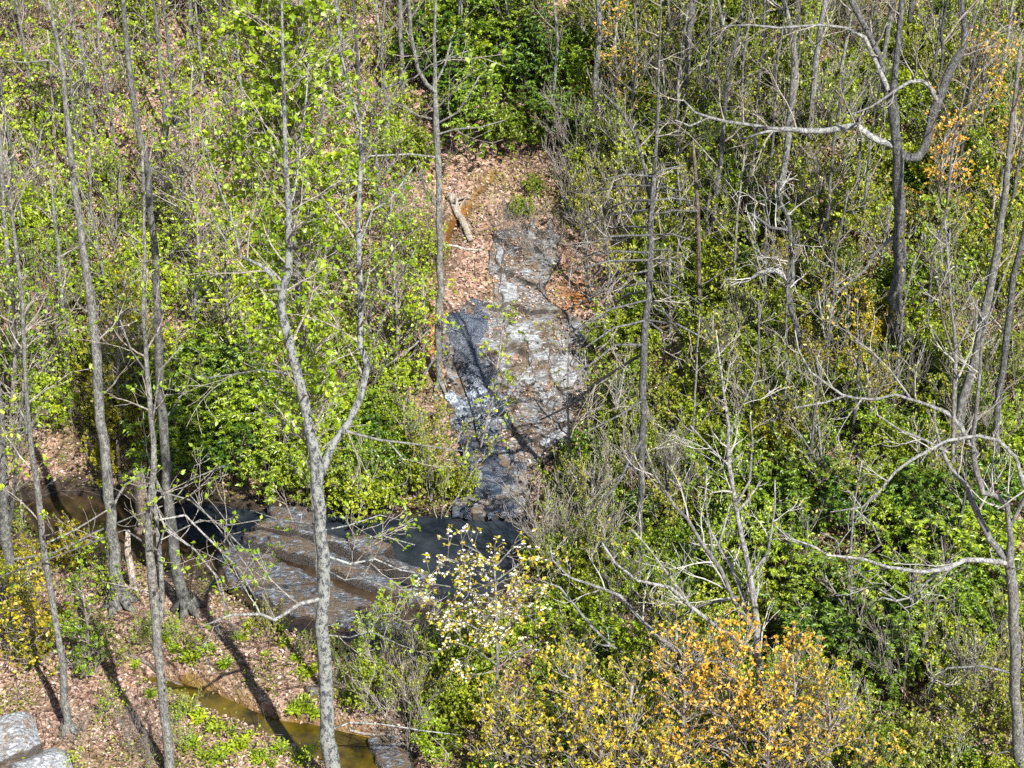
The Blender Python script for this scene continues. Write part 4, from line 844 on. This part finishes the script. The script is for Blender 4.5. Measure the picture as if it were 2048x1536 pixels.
# ------------------------------------------------------------------ shrubs: a few of each kind are built, the rest are copies
def blob_tips(n, rx, rz, z0, shell=0.55):
    out = []
    while len(out) < n:
        v = Vector((random.gauss(0, 1), random.gauss(0, 1), random.gauss(0, 1))).normalized()*(shell+(1-shell)*R())
        if v.z < -0.55: continue
        k = 1+0.35*math.sin(3*v.x+2*v.y*2+n)+0.2*math.sin(7*v.z+5*v.x)
        out.append((v.x*rx*k, v.y*rx*k, z0+v.z*rz*k, v))
    return out
def proto(kind, var):
    st = Tubes(); tips = []
    n, Hh, sp_, kids, lvl, r = {'rhododendron': (7, 1.5, 0.75, 4, 2, 0.022), 'laurel_bush': (6, 1.3, 0.8, 4, 2, 0.016), 'understory_sapling': (3, 2.3, 0.9, 5, 2, 0.016),
       'budding_shrub': (6, 2.1, 0.6, 5, 2, 0.014), 'bare_shrub': (7, 2.5, 0.65, 6, 2, 0.014), 'spring_bush': (5, 1.5, 0.8, 4, 2, 0.014), 'mustard_bush': (5, 1.6, 0.8, 4, 2, 0.014)}[kind]
    for i in range(n):
        an = 6.283*i/n+R(); lean = U(0.15, 0.75) if kind != 'understory_sapling' else U(0.02, 0.25)
        grow(st, tips, (0.08*math.cos(an), 0.08*math.sin(an), -0.1), (math.cos(an)*lean, math.sin(an)*lean, 1), Hh*U(0.8, 1.15), r, lvl, kids, sp_, 0.3, 0.16, 0.005 if kind != 'bare_shrub' else 0.006, start=0.3)
    root = bpy.data.objects.new(kind, None); C.objects.link(root)
    st.build('stem', M['twig_brown' if kind in ('rhododendron', 'laurel_bush') else 'twig_pale' if kind == 'budding_shrub' else 'twig_grey'], root, smooth=False)
    tips = [t for t in tips if t[0].z > 0.25]
    if kind == 'rhododendron':
        P, D, L = [], [], []
        tp = tips + [(Vector((x, y, z)), v, None) for x, y, z, v in blob_tips(190, 0.85, 0.75, 1.0)]
        for p, d, q in tp:
            d = (d*0.4+Vector((0, 0, 1))).normalized(); a0 = R()*6
            for j in range(8):
                an = a0+j*0.785; v = Vector((math.cos(an), math.sin(an), U(-0.25, 0.25))); v = (v + d*0.1); P.append(tuple(p)); D.append(tuple(v)); L.append(U(0.08, 0.13))
        L = np.array(L); leaves(P, D, L, L*0.19, 'foliage', M['leaf_rhodo' if var % 2 else 'leaf_deep'], root, 0.15, 0.3, 1.0)
    elif kind == 'bare_shrub':
        pass
    else:
        tf, sz, asp, mat, extra, al = {'laurel_bush': (6, 0.082, 0.30, ('leaf_green', 'leaf_rhodo', 'leaf_green')[var % 3], 300, 2), 'understory_sapling': (6, 0.088, 0.38, 'leaf_lime', 25, 1),
              'budding_shrub': (5, 0.075, 0.34, ('leaf_olive', 'leaf_lime', 'leaf_olive', 'leaf_green')[var % 4], 80, 2), 'spring_bush': (6, 0.082, 0.34, ('leaf_lime', 'leaf_green')[var % 2], 160, 2), 'mustard_bush': (6, 0.082, 0.34, 'leaf_mustard', 140, 2)}[kind]
        tp = tips + [(Vector((x, y, z)), v, Vector((x*0.93, y*0.93, z*0.93))) for x, y, z, v in blob_tips(extra, 0.8, 0.7, 0.9)]
        P, D, L, Wd = tufts(tp, tf, sz, asp, along=al)
        leaves(P, D, L, Wd, 'foliage', M[mat], root)
    return root
KIND = {
 'rhododendron': ('rhododendron', 'glossy dark green rhododendron', 'evergreen rhododendrons of the slope', 4),
 'laurel_bush': ('evergreen bush', 'dense small-leaved green bush', 'green bushes covering the slope', 6),
 'understory_sapling': ('sapling', 'thin sapling with sparse yellow-green leaves', 'small lime saplings of the slope', 4),
 'budding_shrub': ('shrub', 'twiggy shrub with fine sparse leaves', 'olive budding shrubs of the slope', 4),
 'bare_shrub': ('shrub', 'leafless grey twiggy shrub', 'bare shrubs of the slope', 4),
 'spring_bush': ('bush', 'fresh lime green bush', 'fresh green bushes of the slope', 4),
 'mustard_bush': ('bush', 'mustard yellow-green bush', 'mustard bushes of the slope', 2)}
PROT = {k: [proto(k, i) for i in range(v[3])] for k, v in KIND.items()}
used = {k: [False]*v[3] for k, v in KIND.items()}
LANDM = LAND + [(wpoly([p])[0][0], wpoly([p])[0][1], s) for p, s in [((980,820),'the slab'), ((980,1040),'the cascade foot'), ((750,1110),'the dark pool'), ((560,1180),'the wet rock ledges'),
   ((920,440),'the weathered log'), ((60,1490),'the two boulders'), ((500,1400),'the side channel'), ((1000,180),'the top centre of the hillside'), ((1650,1150),'the big dark thicket'), ((1100,1450),'the bottom centre'),
   ((200,1040),'the flat brown creek'), ((600,60),'the top left slope'), ((1500,60),'the top right slope'), ((1850,1450),'the bottom right corner')]]
SHR = []
def copy_thing(root):
    r = root.copy(); C.objects.link(r)
    for ch in root.children:
        c = ch.copy(); C.objects.link(c); c.parent = r
    return r
def shrub(kind, x, y, s, word=''):
    n = KIND[kind][3]; v = random.randrange(n)
    for k in range(n):
        if not used[kind][k]: v = k; break
    if used[kind][v]: o = copy_thing(PROT[kind][v])
    else: o = PROT[kind][v]; used[kind][v] = True
    o.location = (x, y, hh(x, y)-0.05); o.rotation_euler = (U(-.08, .08), U(-.08, .08), R()*6.283); o.scale = (s*U(0.85, 1.15), s*U(0.85, 1.15), s*U(0.85, 1.2))
    SHR.append([o, kind, x, y, s])
def inpoly(poly, x, y):
    c = False; n = len(poly)
    for i in range(n):
        ax, ay = poly[i]; bx, by = poly[(i+1) % n]
        if (ay > y) != (by > y) and x < (bx-ax)*(y-ay)/(by-ay)+ax: c = not c
    return c
BANK = wpoly([(1100,500),(1160,470),(1235,540),(1245,640),(1190,700),(1120,640)])
KEEP = [(BANK, 0.0), (wpoly([(1035,985),(1110,985),(1110,1110),(1035,1110)]), 0.0), (CREEK, 0.05), (LOWER, 0.0), (SLAB, 0.15), (UPOOL, 0.1)]
def region(poly, n, kinds, smin, smax, sep=0.5, anyway=False):
    """poly: foot positions, read off the photograph, laid on the terrain"""
    bx = [p[0] for p in poly]; by = [p[1] for p in poly]; done = 0; tries = 0; names = list(kinds); wts = [kinds[k] for k in names]
    while done < n and tries < n*60:
        tries += 1; a, b = U(min(bx), max(bx)), U(min(by), max(by))
        if not inpoly(poly, a, b): continue
        g = ghit(a, b)
        if not anyway and any(float(sdist(P, np.array([g[0]]), np.array([g[1]]))[0]) > -m for P, m in KEEP): continue
        if any((g[0]-q[2])**2+(g[1]-q[3])**2 < sep*sep for q in SHR): continue
        shrub(random.choices(names, wts)[0], g[0], g[1], U(smin, smax)); done += 1
random.seed(11)
region([(850,90),(960,50),(1120,70),(1150,200),(1130,330),(1040,350),(960,345),(880,300)], 15, {'rhododendron': 6, 'laurel_bush': 3, 'spring_bush': 1}, 1.0, 1.45, 0.9)
region([(880,60),(980,40),(1010,120),(900,180)], 3, {'spring_bush': 1}, 0.9, 1.2)
region([(345,800),(470,760),(560,800),(570,960),(520,1025),(400,1025),(350,970)], 10, {'rhododendron': 1}, 0.95, 1.25, 0.75, True)
region([(560,880),(700,850),(890,890),(920,980),(905,1032),(700,1040),(570,1020)], 24, {'spring_bush': 3, 'laurel_bush': 4, 'budding_shrub': 3, 'rhododendron': 1}, 0.7, 1.0, 0.5, True)
region([(0,20),(860,20),(850,500),(0,520)], 80, {'understory_sapling': 9, 'bare_shrub': 1.2, 'spring_bush': 1.5, 'budding_shrub': 2, 'laurel_bush': 0.6}, 0.6, 1.1, 0.65)
region([(0,520),(860,500),(850,860),(340,860),(0,960)], 85, {'understory_sapling': 7, 'spring_bush': 5, 'bare_shrub': 1, 'laurel_bush': 2}, 0.5, 0.95, 0.55)
region([(170,760),(350,720),(340,930),(200,960)], 6, {'mustard_bush': 1}, 0.7, 1.0, 0.7)
region([(1160,40),(1500,40),(1500,520),(1200,560),(1150,330)], 62, {'laurel_bush': 5, 'budding_shrub': 8, 'bare_shrub': 2.5, 'spring_bush': 6}, 0.6, 1.0, 0.5)
region([(1500,30),(2048,30),(2048,540),(1500,540)], 68, {'laurel_bush': 8, 'budding_shrub': 7, 'bare_shrub': 2.5, 'rhododendron': 3, 'spring_bush': 6}, 0.6, 1.05, 0.5)
region([(1200,560),(2048,540),(2048,1020),(1090,1030),(1150,900),(1200,760)], 110, {'laurel_bush': 10, 'budding_shrub': 8, 'bare_shrub': 2.5, 'rhododendron': 2, 'spring_bush': 9, 'mustard_bush': 2}, 0.55, 0.95, 0.48)
region([(1450,1040),(1980,1020),(2000,1420),(1600,1420),(1480,1200)], 26, {'rhododendron': 10, 'laurel_bush': 2}, 0.8, 1.2, 0.7)
region([(1080,1020),(1480,1020),(1500,1300),(1080,1300)], 34, {'laurel_bush': 7, 'budding_shrub': 6, 'spring_bush': 5, 'rhododendron': 1, 'bare_shrub': 4}, 0.65, 0.95, 0.6)
region([(860,1300),(1500,1280),(1500,1600),(880,1600)], 34, {'laurel_bush': 6, 'spring_bush': 5, 'budding_shrub': 2, 'rhododendron': 3}, 0.6, 0.95, 0.6)
region([(1500,1400),(2048,1300),(2048,1620),(1500,1620)], 24, {'laurel_bush': 5, 'budding_shrub': 5, 'bare_shrub': 3, 'rhododendron': 2}, 0.6, 0.9, 0.6)
region([(0,1100),(230,1130),(240,1330),(0,1350)], 12, {'mustard_bush': 3, 'understory_sapling': 2, 'spring_bush': 2}, 0.5, 0.7, 0.6)
region([(150,1150),(850,1300),(850,1400),(700,1420),(350,1330),(380,1420),(640,1560),(150,1560)], 34, {'understory_sapling': 3, 'budding_shrub': 3, 'bare_shrub': 3}, 0.22, 0.42, 0.4)
region([(700,1310),(880,1320),(880,1540),(760,1480)], 6, {'spring_bush': 2, 'budding_shrub': 3, 'bare_shrub': 4}, 0.5, 0.75, 0.5, True)
region([(1020,400),(1075,390),(1075,450),(1030,455)], 2, {'rhododendron': 1, 'laurel_bush': 1}, 0.35, 0.5, 0.4, True)
region([(1130,380),(1260,420),(1260,520),(1150,510)], 5, {'bare_shrub': 4, 'budding_shrub': 2}, 0.5, 0.8, 0.5)
region([(1000,480),(1100,480),(1100,580),(1040,590)], 3, {'bare_shrub': 1}, 0.45, 0.6, 0.4, True)
region([(2050,100),(2230,100),(2330,1600),(2080,1600)], 26, {'laurel_bush': 5, 'budding_shrub': 4, 'spring_bush': 3, 'rhododendron': 2}, 0.7, 1.0, 0.8)
for k, v in KIND.items():                                     # drop kinds never placed
    for i, u in enumerate(used[k]):
        if not u:
            for ch in list(PROT[k][i].children): bpy.data.objects.remove(ch)
            bpy.data.objects.remove(PROT[k][i])
# labels: what it is, which side of which landmark, and how it ranks there
ORD = ['nearest', 'second', 'third', 'fourth', 'fifth', 'sixth', 'seventh', 'eighth', 'ninth', 'tenth', 'eleventh', 'twelfth', 'thirteenth', 'fourteenth', 'fifteenth', 'sixteenth']
def rank_labels(recs):
    buck = {}
    for o, kd, x, y in recs:
        d2, i = min(((x-a)**2+(y-b)**2, i) for i, (a, b, _) in enumerate(LANDM)); a, b, nm = LANDM[i]; dx, dy = x-a, y-b
        side = ('right of' if dx > 0 else 'left of') if abs(dx) > abs(dy) else ('uphill from' if dy > 0 else 'downhill from')
        buck.setdefault((kd, nm, side), []).append((d2, o))
    for (kd, nm, side), L in buck.items():
        L.sort(key=lambda e: e[0]); cat, ph, grp = kd[:3]
        for k, (d2, o) in enumerate(L):
            lb = '%s %s %s' % (ph, side, nm)
            if len(L) > 1: lb += ', ' + (('closest' if k == 0 else 'farther') if len(L) == 2 else (ORD[min(k, 15)] if k == 0 else ORD[min(k, 15)]+' nearest'))
            tag(o, lb, cat, grp)
rank_labels([(t, (t['category'], t['label'].split(' with')[0], 'spindly small trees of the slope' if t['category'] == 'small tree' else 'slim trunks scattered up the slope'), t.location.x, t.location.y) for t in THIN])
rank_labels([(r[0], KIND[r[1]], r[2], r[3]) for r in SHR])

# ------------------------------------------------------------------ small herb clumps on the litter
hp = []
for v in range(3):
    P, D, L = [], [], []
    for i in range(46):
        an = R()*6.283; el = U(0.1, 1.1); P.append((U(-.05, .05), U(-.05, .05), 0.02)); D.append((math.cos(an), math.sin(an), el)); L.append(U(0.10, 0.22))
    for i in range(30):
        a2, r2 = R()*6.283, U(0.05, 0.2); an = R()*6.283; P.append((math.cos(a2)*r2, math.sin(a2)*r2, U(0.02, 0.18))); D.append((math.cos(an), math.sin(an), 0.4)); L.append(U(0.06, 0.12))
    L = np.array(L); o = leaves(P, D, L, L*0.16, 'herb_clump', M[('leaf_lime', 'leaf_green', 'leaf_lime')[v]], None, 0.15, 0.35, 0.8); hp.append(o)
HB = []
spots = [(400,1440),(430,1460),(455,1500),(480,1490),(405,1515),(500,1470),(520,1520),(465,1465),(430,1520),(560,1500),(545,1530),(600,1520),(620,1420),(570,1290),(590,1320),(640,1300),(560,1260),(500,1250),(480,1275),(530,1310),
  (610,1350),(700,1300),(720,1330),(730,1360),(745,1345),(700,1250),(420,1300),(450,1330),(380,1320),(350,1300),(300,1390),(370,1420),(385,1490),(590,1425),(610,1410),(630,1430),(150,1130),(170,1080),(110,1050),(330,1280),(700,1400),(740,1310),(760,1340),(640,1335),(545,1225),(270,1330)]
first = [True]*3
for k, (a, b) in enumerate(spots):
    g = ghit(a, b); v = k % 3
    if first[v]: o = hp[v]; first[v] = False
    else: o = hp[v].copy(); C.objects.link(o)
    o.location = (g[0], g[1], hh(g[0], g[1])); o.rotation_euler = (0, 0, R()*6.283); s = U(0.7, 1.5); o.scale = (s, s, s*U(0.7, 1.2))
    HB.append((o, g[0], g[1]))
rank_labels([(o, ('herb', 'small tuft of fresh green leaves', 'herb tufts on the litter'), x, y) for o, x, y in HB])

# ------------------------------------------------------------------ ground litter, stones' leaves and low cover nobody could count
def scatter(n, polyf, zoff=0.02):
    x = rng.uniform(-19, 19, n*4); y = rng.uniform(-19, 14, n*4); z = height(x, y)
    px, py = to_px(np.stack([x, y, z], 1)); k = (px > -260) & (px < W+260) & (py > -120) & (py < H+200) & polyf(px, py, x, y)
    return x[k][:n], y[k][:n], z[k][:n]
def keepdry(px, py, x, y):
    d = (sdist(CREEK, x, y) < np.where(y > -8, rng.uniform(-1.2, -0.2, len(x)), rng.uniform(-0.1, 0.12, len(x)))) | (rng.random(len(x)) < 0.015)
    d &= (sdist(LOWER, x, y) < rng.uniform(-0.1, 0.25, len(x))) | (rng.random(len(x)) < 0.06)
    d &= (sdist(FALL, x, y) < 0) | (rng.random(len(x)) < 0.03)
    d &= (sdist(SLAB, x, y) < 0.1) | (rng.random(len(x)) < 0.9*(fbm(x*1.1, y*1.1, 99, 3) > -0.12) + 0.12)
    return d
x, y, z = scatter(115000, keepdry)
ins = sdist(SLAB, x, y) > 0
z = np.where(ins, slab_z(x, y, sdist(SLAB, x, y)), z)
D = rng.normal(size=(len(x), 3)); D[:, 2] = rng.uniform(-0.1, 0.5, len(x))
L = rng.uniform(0.05, 0.12, len(x))
o = leaves(np.stack([x, y, z+0.02], 1), D, L, L*0.33, 'fallen_leaves', M['litter_leaf'], None, 0.35, 0.3, 1.2); tag(o, kind='stuff')
# low green cover, thick on the right, thin on the left
def cover(px, py, x, y):
    dens = np.clip(0.16+0.9*sstep(1000, 1300, px) + 0.35*sstep(300, 560, py)*(px < 900)*(py < 980), 0, 1)*(0.25+1.1*(fbm(x*0.7, y*0.7, 101, 3) > -0.05))
    dens = np.where((py > 1020) & (px < 860), 0.42*(fbm(x*1.2, y*1.2, 103, 3) > -0.05), dens)
    return (rng.random(len(x)) < dens) & (sdist(CREEK, x, y) < -0.1) & (sdist(LOWER, x, y) < -0.05) & (sdist(BANK, x, y) < rng.uniform(-0.3, 0.3, len(x))) & (sdist(SLAB, x, y) < -0.1) & (sdist(UPOOL, x, y) < -0.1)
x, y, z = scatter(155000, cover)
D = rng.normal(size=(len(x), 3)); D[:, 2] = rng.uniform(0.0, 1.2, len(x)); L = rng.uniform(0.04, 0.10, len(x)); hgt = rng.uniform(0.02, 0.9, len(x))**1.3*np.where(to_px(np.stack([x, y, z], 1))[0] > 1000, 1, 0.5)
half = len(x)//2
for nm_, sl, mt in (('ground_cover', slice(0, half), 'leaf_green'), ('low_undergrowth', slice(half, None), 'leaf_olive')):
    o = leaves(np.stack([x, y, z+hgt], 1)[sl], D[sl], L[sl], L[sl]*0.3, nm_, M[mt], None, 0.3, 0.2, 0.8); tag(o, kind='stuff')
# dead twigs strewn over the slope
T = Tubes()
x, y, z = scatter(9000, lambda px, py, x, y: (sdist(CREEK, x, y) < -0.05) & (sdist(LOWER, x, y) < 0.0) & (sdist(FALL, x, y) < 0))
for i in range(len(x)):
    a = R()*6.283; l = U(0.2, 0.9); e = U(-0.1, 0.5) if R() < 0.6 else U(0.5, 2.0); d = Vector((math.cos(a), math.sin(a), e)).normalized()
    p = Vector((x[i], y[i], z[i]+0.03)); m = p+d*l*0.5+Vector((U(-.04, .04), U(-.04, .04), U(0, .05))); q = p+d*l
    T.add([p, m, q], [0.009, 0.007, 0.004], 3, cap=False)
o = T.build('fallen_twigs', M['twig_brown'], None, smooth=False); tag(o, kind='stuff')
